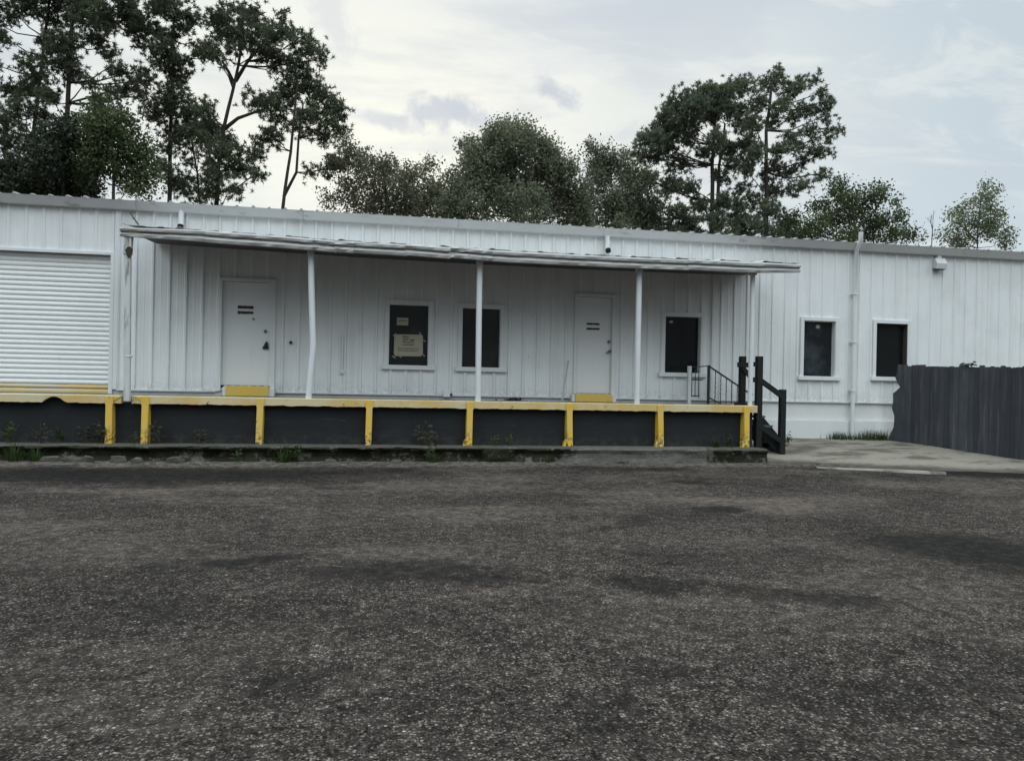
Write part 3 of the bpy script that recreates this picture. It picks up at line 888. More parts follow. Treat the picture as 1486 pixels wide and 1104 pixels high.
# paper notices in the first window
pz_y = 0.094
ps = thing('paper_sign', 'beige paper sign with faded print taped inside the left window of the pair', 'paper sign', (*[on(593, 500, pz_y)[0]], pz_y, on(593, 500, pz_y)[1]))
x0, x1, z0, z1 = rect(572, 485, 614, 517, pz_y)
MB().prism([(x0 + .02, pz_y, z0), (x1 - .04, pz_y, z0 + .005), (x1, pz_y, z0 + .06), (x1 - .005, pz_y, z1 - .03), (x1 - .03, pz_y, z1), (x0 + .03, pz_y, z1 - .01), (x0, pz_y, z1 - .04), (x0 - .005, pz_y, z0 + .06)], (0, 0.003, 0)).build('sheet', M['paper'], ps)
mb = MB()
W, H = x1 - x0, z1 - z0
for (u0, u1, v0, v1) in ((0.28, 0.50, .84, .92), (.30, .48, .73, .80), (.28, .40, .62, .69), (.42, .53, .60, .66), (.53, .70, .70, .78), (.55, .68, .61, .66), (.28, .68, .50, .55)):
    mb.box(x0 + u0 * W, x0 + u1 * W, pz_y - .002, pz_y, z0 + v0 * H, z0 + v1 * H)
for v in (0.32, 0.22):
    u = 0.14
    while u < 0.82:
        w = random.uniform(.03, .07); mb.box(x0 + u * W, x0 + (u + w) * W, pz_y - .002, pz_y, z0 + v * H, z0 + (v + .055) * H); u += w + .02
mb.build('print', M['ink'], ps)
mb = MB()
for (u, v, du, dv) in ((-.04, .9, .1, .12), (.93, .95, -.06, .16), (-.06, .0, .12, -.1), (.98, .12, .08, -.1), (1.0, .75, .08, -.06), (.2, 0, .05, -.06)):
    a, b = Vector((x0 + u * W, pz_y - .003, z0 + v * H)), Vector((x0 + (u + du) * W, pz_y - .003, z0 + (v + dv) * H))
    MB().bar(a, b, 0.004, 0.03).build('tape', M['tape'], ps)
x0, x1, z0, z1 = rect(576, 461, 592.5, 472, pz_y)
o = thing('paper_note', 'small pale paper note stuck on the window above the larger sign', 'paper note', ((x0 + x1) / 2, pz_y, z0))
MB().box(x0, x1, pz_y, pz_y + .003, z0, z1).build('sheet', M['paper'], o)
mb = MB()
u = x0 + .03
while u < x1 - .04: mb.box(u, u + .028, pz_y - .002, pz_y, (z0 + z1) / 2, (z0 + z1) / 2 + .03); u += .038
mb.build('print', M['ink'], o)

# ------------------------------------------------------------------ right side: apron, stair, railing, fence
ax0 = DXR - 0.08
def apron_front(x): return -2.18 - 0.57 * max(0.0, min(1.0, (x - ax0 - .3) / 1.8)) - 0.34 * max(0.0, x - 8.0) ** 1.0 * (1 if x < 12 else 4.0 / max(4.0, x - 8.0))
def apron_z(x, y):
    yf = apron_front(x)
    t_ = max(0.0, min(1.0, (y - yf) / -yf))
    return 0.085 + 0.322 * t_ ** 0.9 + 0.012 * mnoise.noise((x * 0.9, y * 1.3, 4)) * min(1, t_ * 5)
mb = MB()
AX = np.arange(ax0, 24.0, 0.1)
for j in range(25):
    for x in AX:
        yf = apron_front(x) + 0.16 * mnoise.noise((x * 0.9, 3, 8)) + 0.07 * mnoise.noise((x * 3.5, 3, 8))
        y = yf + (-0.03 - yf) * (max(0, j - 1) / 23.0)
        if j == 0: y -= 0.10
        mb.v.append((x, y, apron_z(x, y) if j else 0.01))
k = len(AX)
for j in range(24):
    for i in range(k - 1):
        a = j * k + i; mb.f.append((a, a + 1, a + 1 + k, a + k))
o = mb.build('concrete_apron', M['apron'], smooth=True)
tag(o, 'sloping sandy concrete apron with brown leaf litter right of the dock', 'pavement', kind='structure')
# pale concrete strip at the apron's front
a_, b_ = gnd(1185, 677.5, 0.095), gnd(1372, 684.5, 0.095)
mb = MB(); n = 24
for i in range(n + 1):
    s = i / n; x = a_[0] + (b_[0] - a_[0]) * s; y = a_[1] + (b_[1] - a_[1]) * s
    w = 0.05 + 0.025 * mnoise.noise((x * 3, 1, 1))
    h = 0.090 + 0.008 * mnoise.noise((x * 2, 5, 1)); w *= min(1, 6 * s + .1, 6 * (1 - s) + .1) * (1 + .5 * mnoise.noise((x * 1.7, 8, 1)))
    mb.v += [(x, y - w - .05, .01), (x, y - w, h), (x, y + w + .05, h + .006), (x, y + w + .12, 0.05)]
for i in range(n):
    for q in range(3):
        u = i * 4 + q; mb.f.append((u, u + 4, u + 5, u + 1))
o = mb.build('kerb_strip', M['strip']); tag(o, 'pale concrete strip along the front of the sandy apron', 'kerb', kind='structure')

# timber stair on the dock's right end
YF, YB = -1.62, -0.92
st = thing('timber_stair', 'black painted timber stair with post and rail handrails at the right end of the dock', 'stair', (DXR + 0.4, -1.3, 0.0))
def P3(px, py, Y): 
    X, Z = on(px, py, Y); return (X, Y, Z)
xa = on(1101, 560, YF)[0]; xb = on(1135, 600, YF)[0]
zt1 = on(1101, 517, YF)[1]; zt2 = on(1135.5, 565, YF)[1]
zg1 = 0.20; zg2 = apron_z(xb, YF)
MB().box(xa - .06, xa + .06, YF - .06, YF + .06, zg1, zt1).build('post', M['wood'], st, bevel=0.008)
MB().box(xb - .058, xb + .058, YF - .058, YF + .058, zg2 - .03, zt2).build('post', M['wood'], st, bevel=0.008)
xc = on(1077, 550, YB)[0]; zt3 = on(1077, 517, YB)[1]
MB().box(xc - .06, xc + .06, YB - .06, YB + .06, deckz - .001, zt3).build('post', M['wood'], st, bevel=0.008)
MB().box(xc - .13, xc + .12, YB - .09, YB + .09, deckz + .001, deckz + .05).build('post_foot', M['wood'], st)
for (p, q) in (((1101, 550), (1135, 575)), ((1101, 617), (1135, 641))):
    a, b = P3(*p, YF - .04), P3(*q, YF - .04)
    MB().bar(a, b, 0.05, 0.10).build('rail', M['wood'], st)
# stubs of old rails at the top posts
z = on(1094, 528.5, YF)[1]; MB().box(xa - .17, xa - .061, YF - .03, YF + .03, z - .045, z + .045).build('rail_stub', M['wood'], st)
z = on(1094, 551, YF)[1]; MB().box(xa - .16, xa - .061, YF - .03, YF + .03, z - .05, z + .05).build('rail_stub', M['wood'], st)
z = on(1077, 529.5, YB)[1]; MB().box(xc - .15, xc + .19, YB - .095, YB - .061, z - .05, z + .05).build('rail_stub', M['wood'], st)
MB().bar(P3(1078, 534, YB - .08), P3(1089, 547, YB - .08), 0.04, 0.09).build('rail_stub', M['wood'], st)
xe = xb + 0.10
nst = 4
for k in range(nst):
    zt = deckz - (k + 1) * (deckz - 0.30) / (nst + 0.4)
    x0 = DXR + 0.02 + k * 0.17
    MB().box(x0, x0 + 0.22, YF + .07, YB - .02, zt - .045, zt).build('tread', M['tread'], st, bevel=0.006)
for y in (YF + .075, YB - .06):
    MB().prism([(DXR - .0, y, deckz - .06), (DXR + .04, y, deckz - .05), (xe + .0, y, 0.42), (xe + .0, y, 0.22), (xe - .15, y, 0.20), (DXR - .0, y, deckz - .45)], (0, .04, 0)).build('stringer', M['wood'], st)

# iron railing by the wall
YR = -0.42
ir = thing('iron_railing', 'thin black iron railing with sloping top rail beside the wall at the dock end', 'railing', (on(1028, 586, YR)[0], YR, deckz))
xw = on(1000, 560, YR)[0]; zw = on(1000, 531, YR)[1]
MB().box(xw - .035, xw + .035, YR - .035, YR + .035, deckz, zw).build('white_post', M['whiteiron'], ir)
xk = on(1028, 560, YR)[0]; zk = on(1028, 530, YR)[1]
MB().box(xk - .022, xk + .022, YR - .022, YR + .022, deckz, zk).build('iron_post', M['iron'], ir)
mb = MB()
mb.bar((xw + .035, YR, zw - .03), (xk, YR, zk - .012), 0.03, 0.022)
sl_a, sl_b = P3(1029, 531.5, YR), P3(1092, 573.5, YR)
mb.bar(sl_a, sl_b, 0.035, 0.03)
mb.build('top_rail', M['iron'], ir)
lo_a, lo_b = P3(1029, 577, YR), P3(1046, 586, YR)
MB().bar(lo_a, lo_b, 0.03, 0.025).build('cross_rail', M['iron'], ir)
z1_, z2_ = on(1008, 551, YR)[1], on(1008, 574.5, YR)[1]
x4 = on(1019, 551, YR)[0]
MB().bar((xw + .035, YR, z1_), (x4, YR, z1_), 0.02, 0.022).build('cross_rail', M['iron'], ir)
MB().bar((xw + .035, YR, z2_), (x4 - .06, YR, z2_), 0.02, 0.022).build('cross_rail', M['iron'], ir)
for px in (1004, 1009, 1014):
    X = on(px, 550, YR)[0]; MB().tube([(X, YR, z2_ - .02), (X, YR, zk - .10)], 0.009, 6).build('baluster', M['iron'], ir)
for px in (1038, 1046, 1054, 1062, 1070, 1079):
    X = on(px, 560, YR)[0]
    s = (X - sl_a[0]) / (sl_b[0] - sl_a[0]); zt = sl_a[2] + (sl_b[2] - sl_a[2]) * s
    pts = [(X + 0.004 * math.sin(q * 2.2), YR + 0.004 * math.cos(q * 2.2), deckz + (zt - deckz) * q / 14) for q in range(15)]
    MB().tube(pts, [0.008 + 0.004 * (q % 2) for q in range(15)], 6).build('baluster', M['iron'], ir)

# board fence
A = np.array([on(1293, 640, -0.30)[0], -0.30]); 
d = ray(1486, 670); tt = 14.9 / (d[0] * syw + d[1] * cyw); B = np.array([CAM[0] + d[0] * tt, CAM[1] + d[1] * tt])
fdir = (B - A) / np.linalg.norm(B - A); fn = np.array([-fdir[1], fdir[0]])
flen = np.linalg.norm(B - A)
zA, zB = on(1293, 640, -0.30)[1], CAM[2] + d[2] * tt
def fpt(px, py):
    d = ray(px, py)
    # intersect with the fence plane
    num = fn[0] * (A[0] - CAM[0]) + fn[1] * (A[1] - CAM[1]); den = fn[0] * d[0] + fn[1] * d[1]
    t_ = num / den
    q = np.array([CAM[0] + d[0] * t_, CAM[1] + d[1] * t_])
    return float(np.dot(q - A, fdir)), CAM[2] + d[2] * t_
def ftop(s):
    s0, z0 = fpt(1312, 530); s1, z1 = fpt(1480, 532.5)
    return z0 + (z1 - z0) * (s - s0) / (s1 - s0)
fence = thing('board_fence', 'dark grey vertical board fence with broken ragged end coming forward at right', 'fence', (float(A[0]), float(A[1]), 0.0))
def f3(s, z, o=0.0): return (A[0] + fdir[0] * s + fn[0] * o, A[1] + fdir[1] * s + fn[1] * o, z)
side = 1.0 if (CAM[0] - A[0]) * fn[0] + (CAM[1] - A[1]) * fn[1] > 0 else -1.0
mb = MB()
ragged = [(1288, 640.5), (1297.6, 619.5), (1298.6, 603.6), (1294.8, 591.6), (1297.0, 583), (1296.6, 570.5), (1301.5, 567), (1306.8, 561.7), (1303.0, 555), (1300.0, 547.8), (1302.5, 541), (1303.5, 528.5), (1311, 529.5), (1311.5, 643.5)]
pl = [fpt(*q) for q in ragged]
mb.prism([f3(s, z, 0.002 * side) for s, z in pl], tuple(np.append(fn * side * 0.02, 0)))
s = pl[-2][0] - 0.004
bi = 0
while s < flen + 3.2:
    w = 0.105 + random.uniform(-.004, .004)
    zt = ftop(s) + random.uniform(-.022, .022); q_ = f3(s, 0); g0 = apron_z(q_[0], q_[1]) - random.uniform(0.005, .03)
    bi += 1; off = (0.0045 if bi % 2 else -0.0045) + random.uniform(-.002, .002)
    ti = random.uniform(-.003, .003)
    dz = random.choice((0, 0, .025))
    mb.prism([f3(s, g0, off), f3(s + w, g0, off), f3(s + w + ti, zt - dz, off), f3(s + w * .8 + ti, zt, off), f3(s + w * .2 + ti, zt, off), f3(s + ti, zt - dz, off)], tuple(np.append(fn * side * 0.019, 0)))
    s += w - 0.004
mb.build('board_panel', M['fence'], fence)
s_end = s
for zf in (0.25, 0.82):
    mb = MB()
    za = zA + 1.75 * zf; zb2 = max(.02, zB + (zB - zA) * 3.0 / flen) + 1.75 * zf
    p, q = f3(pl[-1][0] + .1, za, -0.03 * side), f3(s_end - .02, zb2, -0.03 * side)
    mb.bar(p, q, 0.04, 0.09); mb.build('rail', M['fence'], fence)
for sp in (0.75, 2.9, 5.1):
    z0 = zA + (zB - zA) * sp / flen
    a = f3(sp, z0 - .1, -0.10 * side)
    MB().box(a[0] - .045, a[0] + .045, a[1] - .045, a[1] + .045, apron_z(a[0], a[1]) - .03, ftop(sp) - .12).build('post', M['fence'], fence)

# ------------------------------------------------------------------ plants
def quads_mesh(name, cen, ux, vx, m, parent=None, tri=False):
    """many small leaf faces: cen (n,3), half axes ux, vx"""
    n = len(cen)
    org = np.array(ORG.get(parent.name, Vector((0, 0, 0)))) if parent else np.zeros(3)
    cen = cen - org
    if tri:
        V = np.stack([cen - ux, cen + ux, cen + vx], 1).reshape(-1, 3); k = 3
    else:
        V = np.stack([cen - vx, cen + ux, cen + vx, cen - ux], 1).reshape(-1, 3); k = 4
    me = bpy.data.meshes.new(name)
    me.vertices.add(n * k); me.vertices.foreach_set('co', V.astype(np.float32).ravel())
    me.loops.add(n * k); me.loops.foreach_set('vertex_index', np.arange(n * k, dtype=np.int32))
    me.polygons.add(n); me.polygons.foreach_set('loop_start', np.arange(0, n * k, k, dtype=np.int32))
    me.update(calc_edges=True)
    me.materials.append(m)
    o = bpy.data.objects.new(name, me); C.objects.link(o)
    if parent: o.parent = parent
    return o

def unit(n):
    v = RNG.normal(size=(n, 3)); return v / np.linalg.norm(v, axis=1, keepdims=True)

def pine_foliage(blobs, dens=1.0):
    """tufts of needles: every tuft a star of thin blades"""
    Cs, U, Vv = [], [], []
    for (c, r) in blobs:
        r = r * 1.06
        nt = int(dens * 135 * r ** 1.8) + 12
        ns = max(4, int(nt / 5))
        sub = np.array(c) + unit(ns) * (r * RNG.uniform(0.25, 1.0, (ns, 1)) ** 0.7) * np.array([1, 1, 0.72])
        tc = sub[RNG.integers(0, ns, nt)] + RNG.normal(size=(nt, 3)) * 0.20
        nb = 20
        d = unit(nt * nb); d[:, 2] += 0.30; d /= np.linalg.norm(d, axis=1, keepdims=True)
        L = RNG.uniform(0.11, 0.24, (nt * nb, 1))
        base = np.repeat(tc, nb, 0) + d * 0.02
        side = np.cross(d, unit(nt * nb)); side /= np.linalg.norm(side, axis=1, keepdims=True) + 1e-9
        Cs.append(base); U.append(side * 0.024); Vv.append(d * L)
    return np.concatenate(Cs), np.concatenate(U), np.concatenate(Vv)

def leaf_foliage(blobs, dens=1.0, size=0.10, clump=0.26):
    Cs, U, Vv = [], [], []
    for (c, r) in blobs:
        r = r * 1.05
        n = int(dens * 2300 * r ** 1.9) + 60
        ns = max(6, int(n / 30))
        dirs = unit(ns); rad = r * RNG.uniform(0.30, 1.08, (ns, 1)) ** 0.6
        stray = RNG.random((ns, 1)) < 0.20
        rad = np.where(stray, r * RNG.uniform(1.05, 1.0 + 0.30 / max(r, .35), (ns, 1)), rad)
        sub = np.array(c) + dirs * rad * np.array([1, 1, 0.9])
        k = RNG.integers(0, ns, n)
        p = sub[k] + RNG.normal(size=(n, 3)) * clump * 0.75
        a = unit(n); b = np.cross(a, unit(n)); b /= np.linalg.norm(b, axis=1, keepdims=True) + 1e-9
        s = RNG.uniform(0.6, 1.3, (n, 1)) * size * 0.86
        Cs.append(p); U.append(a * s * 0.55); Vv.append(b * s)
    return np.concatenate(Cs), np.concatenate(U), np.concatenate(Vv)

def tree(name, label, Y, trunks, blobs, kind, leafmat, barkmat, r0=0.16, dens=1.0, size=0.10, group=None, limbs=True, spread=1.0, sub=None):
    P = lambda px, py, yy: np.array([on(px, py, yy)[0], yy, on(px, py, yy)[1]])
    base = P(*trunks[0][0], Y); base[2] = 0.0
    t = thing(name, label, 'tree', tuple(float(q) for q in base), group)
    pxm = 1.0 / np.linalg.norm(P(700, 200, Y) - P(701, 200, Y))
    B = []
    xm = np.mean([b[0] for b in blobs]); half = max(abs(b[0] - xm) for b in blobs) + 1
    for (px, py, rp) in blobs:
        lim = math.sqrt(max(0.05, 1 - ((px - xm) / half) ** 2)) * half / pxm * 0.55 * spread
        yy = Y + random.uniform(-lim, lim)
        c = P(px, py, yy); r = rp / pxm * (yy - CAM[1]) / (Y - CAM[1])
        B.append((c, r))
    mb = MB()
    lines = []
    for ti, tr in enumerate(trunks):
        pts = [P(px, py, Y + (0.25 * ti)) for px, py in tr]
        if ti == 0: pts = [np.array([pts[0][0], Y, -0.05])] + pts
        # densify with a little wander
        Q = []
        for a, b in zip(pts[:-1], pts[1:]):
            m_ = max(1, int(np.linalg.norm(b - a) / 0.9))
            for q in range(m_):
                w = a + (b - a) * q / m_
                Q.append(w + np.array([mnoise.noise((w[2] * .7, ti, 1)) * .05, mnoise.noise((w[2] * .7, ti, 9)) * .12, 0]) * (1 if w[2] > 1 else 0))
        Q.append(pts[-1])
        rr = [r0 * (0.55 if ti else 1) * (1 - 0.72 * k / len(Q)) for k in range(len(Q))]
        mb.tube(Q, rr, 9)
        lines += [(q, r) for q, r in zip(Q, rr)]
    if limbs:
        LQ = np.array([q for q, _ in lines])
        for (c, r) in B:
            dz = c[2] - LQ[:, 2]
            cost = np.linalg.norm(LQ - c, axis=1) + np.where(dz < 0.1, 2.0, 0.0) + np.abs(dz - 0.7) * 0.5
            k = int(np.argmin(cost))
            a = LQ[k]; L = np.linalg.norm(c - a)
            if L < 0.3: continue
            rb = min(lines[k][1] * 0.5, 0.016 + 0.011 * L)
            m1 = a + (c - a) * 0.4 + np.array([random.uniform(-.08, .08), random.uniform(-.1, .1), -0.05 * L + random.uniform(-.1, .12)])
            m2 = a + (c - a) * 0.75 + np.array([random.uniform(-.1, .1), random.uniform(-.1, .1), random.uniform(-.08, .10)])
            mb.tube([a, m1, m2, c], [rb, rb * .8, rb * .55, rb * .3], 6)
            for _ in range(4):
                e = c + np.array(unit(1)[0]) * r * 0.85
                mb.tube([m2, (m2 + e) / 2 + np.array([0, 0, .05]), e], [rb * .4, rb * .28, 0.006], 5)
    mb.build('trunk', M[barkmat], t, smooth=True)
    if kind == 'pine': a, b, c = pine_foliage(B, dens)
    else: a, b, c = leaf_foliage(B, dens, size)
    quads_mesh('crown', a, b, c, M[leafmat], t, tri=(kind == 'pine'))
    return t

GP = 'tall pines behind the warehouse'; GL = 'broadleaf trees behind the warehouse'
tree('pine_tree', 'tall slim pine running out of the top left corner', 26, [[(44, 330), (48, 200), (58, 110), (72, 0), (75, -50)]],
     [(20, 130, 20), (50, 122, 22), (45, 92, 14), (10, 172, 16), (32, 160, 18), (70, 170, 14), (15, 18, 18), (40, 8, 22), (82, 18, 24), (75, 60, 18), (60, -20, 32),
      (100, -15, 28), (4, 55, 12), (22, 200, 20), (6, 215, 18), (-20, 90, 20), (-30, 30, 26), (-25, 170, 22)], 'pine', 'pine', 'bark', 0.17, 1.25, group=GP)
tree('pine_tree', 'tall straight pine beside the leftmost one, its long branches reaching right', 24, [[(95, 330), (97, 180), (101, 90), (106, 0), (108, -70)]],
     [(95, 60, 22), (84, 86, 22), (100, 102, 18), (130, 20, 25), (150, 36, 20), (120, -10, 32), (165, 14, 22), (185, 4, 18), (195, 30, 12), (140, 62, 16), (158, 76, 10),
      (170, 100, 14), (176, 130, 11), (195, 120, 12), (218, 118, 8), (206, 104, 8), (160, 140, 12), (130, 116, 9), (76, 145, 12), (64, 140, 11), (148, 152, 14), (110, -40, 38), (170, -30, 28), (205, 140, 8)],
     'pine', 'pine', 'bark', 0.20, 1.25, group=GP)
tree('pine_tree', 'narrow pine with a small tufted top standing left of the tall sparse pine', 25, [[(245, 330), (247, 200), (250, 120), (252, 30)]],
     [(240, 10, 18), (255, 12, 20), (272, 26, 13), (225, 12, 9), (262, 42, 12), (246, 52, 14), (214, 40, 18), (196, 36, 13), (200, 60, 13), (226, 72, 13), (245, 76, 15), (240, 96, 14),
      (262, 96, 15), (255, 120, 13), (250, 138, 11), (262, 134, 11), (240, 150, 17), (220, 160, 11), (265, 160, 17), (285, 160, 9), (250, 190, 13), (270, 190, 12), (285, 202, 9), (234, 175, 12),
      (290, 76, 13), (303, 82, 8), (299, 64, 5), (248, 215, 12), (240, 245, 12), (258, 262, 14)], 'pine', 'pine', 'bark', 0.17, 1.3, group=GP)
tree('pine_tree', 'tall open pine with bare forked upper trunk and broad spreading crown', 24, [[(312, 340), (316, 250), (325, 185), (338, 130), (346, 95), (352, 55)], [(325, 188), (345, 172), (368, 164), (385, 158)], [(341, 118), (360, 90), (380, 65)], [(340, 122), (332, 105), (322, 88)]],
     [(310, 30, 12), (325, 25, 15), (345, 18, 15), (330, 50, 18), (350, 45, 17), (370, 25, 15), (385, 45, 18), (402, 50, 15), (365, 60, 17), (385, 76, 15), (340, 70, 11), (400, 82, 11), (412, 25, 9),
      (416, 46, 10), (430, 70, 11), (446, 58, 11), (455, 75, 11), (466, 88, 8), (440, 95, 9), (424, 90, 10), (310, 76, 9), (318, 86, 7), (402, 100, 8),
      (300, 160, 14), (308, 180, 16), (325, 202, 15), (320, 225, 19), (315, 255, 19), (336, 240, 12), (356, 246, 15), (371, 226, 11), (346, 216, 10), (299, 200, 11), (305, 282, 12), (336, 276, 13), (376, 252, 8)],
     'pine', 'pine', 'bark', 0.19, 1.35, group=GP)
tree('pine_tree', 'twin stemmed pine with a flat topped crown, rightmost of the left pines', 23, [[(408, 330), (413, 275), (422, 220), (428, 160), (432, 120)], [(412, 285), (430, 250), (434, 200), (440, 150)]],
     [(374, 146, 15), (390, 150, 17), (410, 142, 17), (400, 170, 11), (420, 126, 15), (440, 120, 18), (455, 126, 15), (470, 140, 17), (485, 152, 11), (496, 166, 9), (460, 160, 17), (440, 165, 15), (480, 180, 13),
      (500, 190, 9), (430, 185, 11), (455, 190, 11), (390, 195, 11), (380, 206, 9), (402, 206, 7), (472, 200, 11), (476, 246, 11), (490, 235, 11), (455, 250, 6)],
     'pine', 'pine', 'bark', 0.15, 1.35, group=GP)
tree('pine_tree', 'small leaning pine between the two tall open pines', 27, [[(293, 330), (286, 250), (280, 215), (276, 180)]],
     [(280, 175, 13), (295, 190, 11), (264, 200, 11), (290, 215, 9), (302, 235, 8), (272, 232, 8), (285, 285, 12), (262, 280, 10), (300, 262, 9), (275, 262, 9)], 'pine', 'pine2', 'bark', 0.12, 1.1, group=GP)
tree('broadleaf_tree', 'dark dense broad tree low behind the two leftmost pines', 21, [[(92, 330), (92, 220)]],
     [(85, 200, 24), (68, 230, 28), (106, 225, 28), (90, 264, 34), (44, 266, 28), (18, 256, 25), (120, 266, 22), (2, 278, 25), (100, 186, 14), (-25, 250, 26)], 'leaf', 'leafdark', 'bark2', 0.16, 1.0, 0.11, group=GL)
tree('broadleaf_tree', 'mid green leafy tree between the second and third pines', 20, [[(165, 330), (165, 240), (160, 180)]],
     [(135, 170, 15), (150, 190, 24), (176, 182, 22), (160, 215, 26), (195, 215, 20), (210, 236, 14), (138, 226, 20), (182, 246, 18), (214, 262, 16), (146, 150, 9), (130, 256, 14), (190, 272, 12)], 'leaf', 'leafmid', 'bark2', 0.13, 0.85, 0.10, group=GL)
tree('broadleaf_tree', 'airy olive brown tree right of the twin stemmed pine', 22, [[(565, 340), (560, 280), (555, 240)], [(562, 300), (590, 270), (605, 250)]],
     [(525, 240, 18), (508, 270, 16), (545, 250, 18), (560, 235, 12), (575, 262, 20), (600, 252, 14), (615, 275, 18), (540, 286, 22), (640, 272, 12), (625, 240, 8), (590, 290, 24), (510, 224, 11), (650, 292, 16), (620, 300, 18), (500, 210, 8), (515, 300, 16), (560, 300, 22), (600, 305, 20), (640, 310, 18), (660, 285, 14), (490, 240, 12), (485, 290, 12)],
     'leaf', 'leafbrown', 'bark2', 0.14, 0.95, 0.085, group=GL)
tree('broadleaf_tree', 'large round dense oak rising over the middle of the roof', 20, [[(745, 350), (743, 280), (738, 220)], [(744, 300), (700, 260)], [(744, 300), (790, 260)]],
     [(740, 215, 32), (700, 226, 24), (720, 196, 15), (760, 200, 17), (776, 216, 20), (800, 236, 20), (820, 252, 18), (690, 250, 25), (668, 266, 18), (740, 258, 40), (790, 270, 32), (832, 282, 20), (700, 290, 34), (760, 300, 35), (820, 306, 24), (660, 300, 20), (680, 214, 10), (846, 292, 10), (740, 186, 12), (850, 315, 16), (660, 320, 20), (715, 206, 10), (792, 216, 10)],
     'leaf', 'leafoak', 'bark2', 0.22, 1.45, 0.09, group=GL)
tree('broadleaf_tree', 'feathery mid height tree between the round oak and the big rounded pine', 23, [[(888, 350), (888, 280), (884, 230)], [(888, 290), (915, 262)]],
     [(870, 235, 20), (858, 214, 8), (895, 230, 17), (910, 250, 18), (864, 266, 16), (890, 282, 20), (926, 282, 16), (855, 296, 14), (880, 312, 20), (920, 312, 18), (850, 325, 14), (900, 330, 18), (930, 262, 14), (872, 255, 14), (905, 300, 16), (940, 330, 16)], 'leaf', 'leafoak', 'bark2', 0.13, 1.15, 0.09, group=GL)
tree('pine_tree', 'big pine with a broad rounded crown right of the roof middle', 23, [[(1032, 370), (1034, 240), (1037, 180), (1040, 140)], [(1040, 330), (1044, 240), (1052, 180)]],
     [(990, 150, 24), (1020, 140, 23), (1050, 134, 20), (1070, 125, 14), (970, 175, 20), (1000, 176, 21), (1030, 166, 20), (1064, 160, 20), (950, 205, 18), (970, 215, 16), (1000, 200, 15), (935, 200, 10), (1040, 205, 16), (1060, 215, 18), (1084, 210, 14), (945, 230, 14),
      (985, 240, 15), (970, 272, 18), (1000, 272, 14), (950, 296, 16), (985, 312, 18), (1020, 225, 11), (1016, 296, 15), (1052, 294, 15), (1040, 322, 18), (1062, 240, 11), (1075, 272, 9), (1000, 332, 18), (960, 332, 16), (925, 225, 9), (1010, 150, 18), (980, 190, 15), (940, 320, 18), (975, 345, 20), (1020, 350, 18), (1055, 345, 18), (940, 262, 14), (1080, 180, 15), (1085, 232, 13), (1048, 258, 11), (1072, 322, 16), (1040, 150, 18), (960, 190, 16), (930, 300, 14)],
     'pine', 'pine2', 'bark', 0.22, 1.9, group=GP)
tree('pine_tree', 'ragged pine with loose outer branches, tallest on the right', 22, [[(1112, 370), (1112, 250), (1112, 190), (1120, 120)]],
     [(1115, 120, 14), (1130, 110, 11), (1150, 130, 12), (1166, 124, 8), (1180, 116, 7), (1190, 136, 8), (1140, 150, 13), (1100, 150, 16), (1095, 180, 16), (1120, 176, 13), (1150, 170, 10), (1170, 160, 9), (1195, 156, 8), (1205, 150, 5), (1176, 190, 10),
      (1150, 200, 12), (1130, 216, 12), (1100, 220, 14), (1195, 200, 9), (1216, 188, 6), (1180, 216, 10), (1196, 222, 7), (1165, 236, 10), (1140, 250, 12), (1196, 256, 9), (1165, 266, 11), (1120, 276, 15), (1150, 276, 9), (1095, 290, 14), (1120, 306, 18), (1100, 326, 18), (1136, 330, 16), (1085, 122, 11), (1205, 172, 5), (1070, 300, 14), (1085, 250, 10), (1080, 345, 18), (1120, 348, 18), (1160, 345, 14), (1125, 240, 10), (1140, 130, 9), (1160, 215, 8), (1075, 325, 14), (1110, 255, 10), (1180, 165, 8)],
     'pine', 'pine2', 'bark', 0.21, 1.55, group=GP)
tree('broadleaf_tree', 'low spreading leafy tree right of the ragged pine', 21, [[(1240, 370), (1240, 320), (1236, 290)], [(1241, 335), (1270, 305), (1284, 282)], [(1240, 340), (1300, 320)]],
     [(1190, 300, 13), (1215, 276, 11), (1226, 291, 15), (1250, 290, 17), (1270, 285, 13), (1285, 275, 7), (1240, 316, 20), (1205, 322, 18), (1276, 316, 15), (1300, 312, 11), (1260, 338, 18), (1311, 337, 11), (1327, 338, 9), (1220, 265, 7), (1180, 327, 16), (1160, 337, 14), (1300, 291, 6), (1140, 345, 14), (1185, 345, 16), (1225, 348, 18), (1290, 345, 14), (1150, 320, 12)],
     'leaf', 'leafmid', 'bark2', 0.13, 0.95, 0.09, group=GL)
tree('broadleaf_tree', 'pale sparse young tree on its own at far right', 22, [[(1418, 390), (1419, 330), (1424, 285)], [(1418, 350), (1390, 322)], [(1418, 345), (1448, 312)]],
     [(1430, 282, 8), (1420, 296, 11), (1440, 296, 10), (1396, 306, 10), (1410, 316, 16), (1440, 316, 15), (1456, 312, 7), (1386, 326, 10), (1425, 336, 20), (1456, 337, 13), (1386, 347, 12), (1400, 352, 14), (1461, 352, 10), (1371, 341, 5), (1445, 277, 5), (1376, 313, 6), (1431, 270, 5)],
     'leaf', 'leafpale', 'bark2', 0.08, 0.6, 0.09, group=GL)
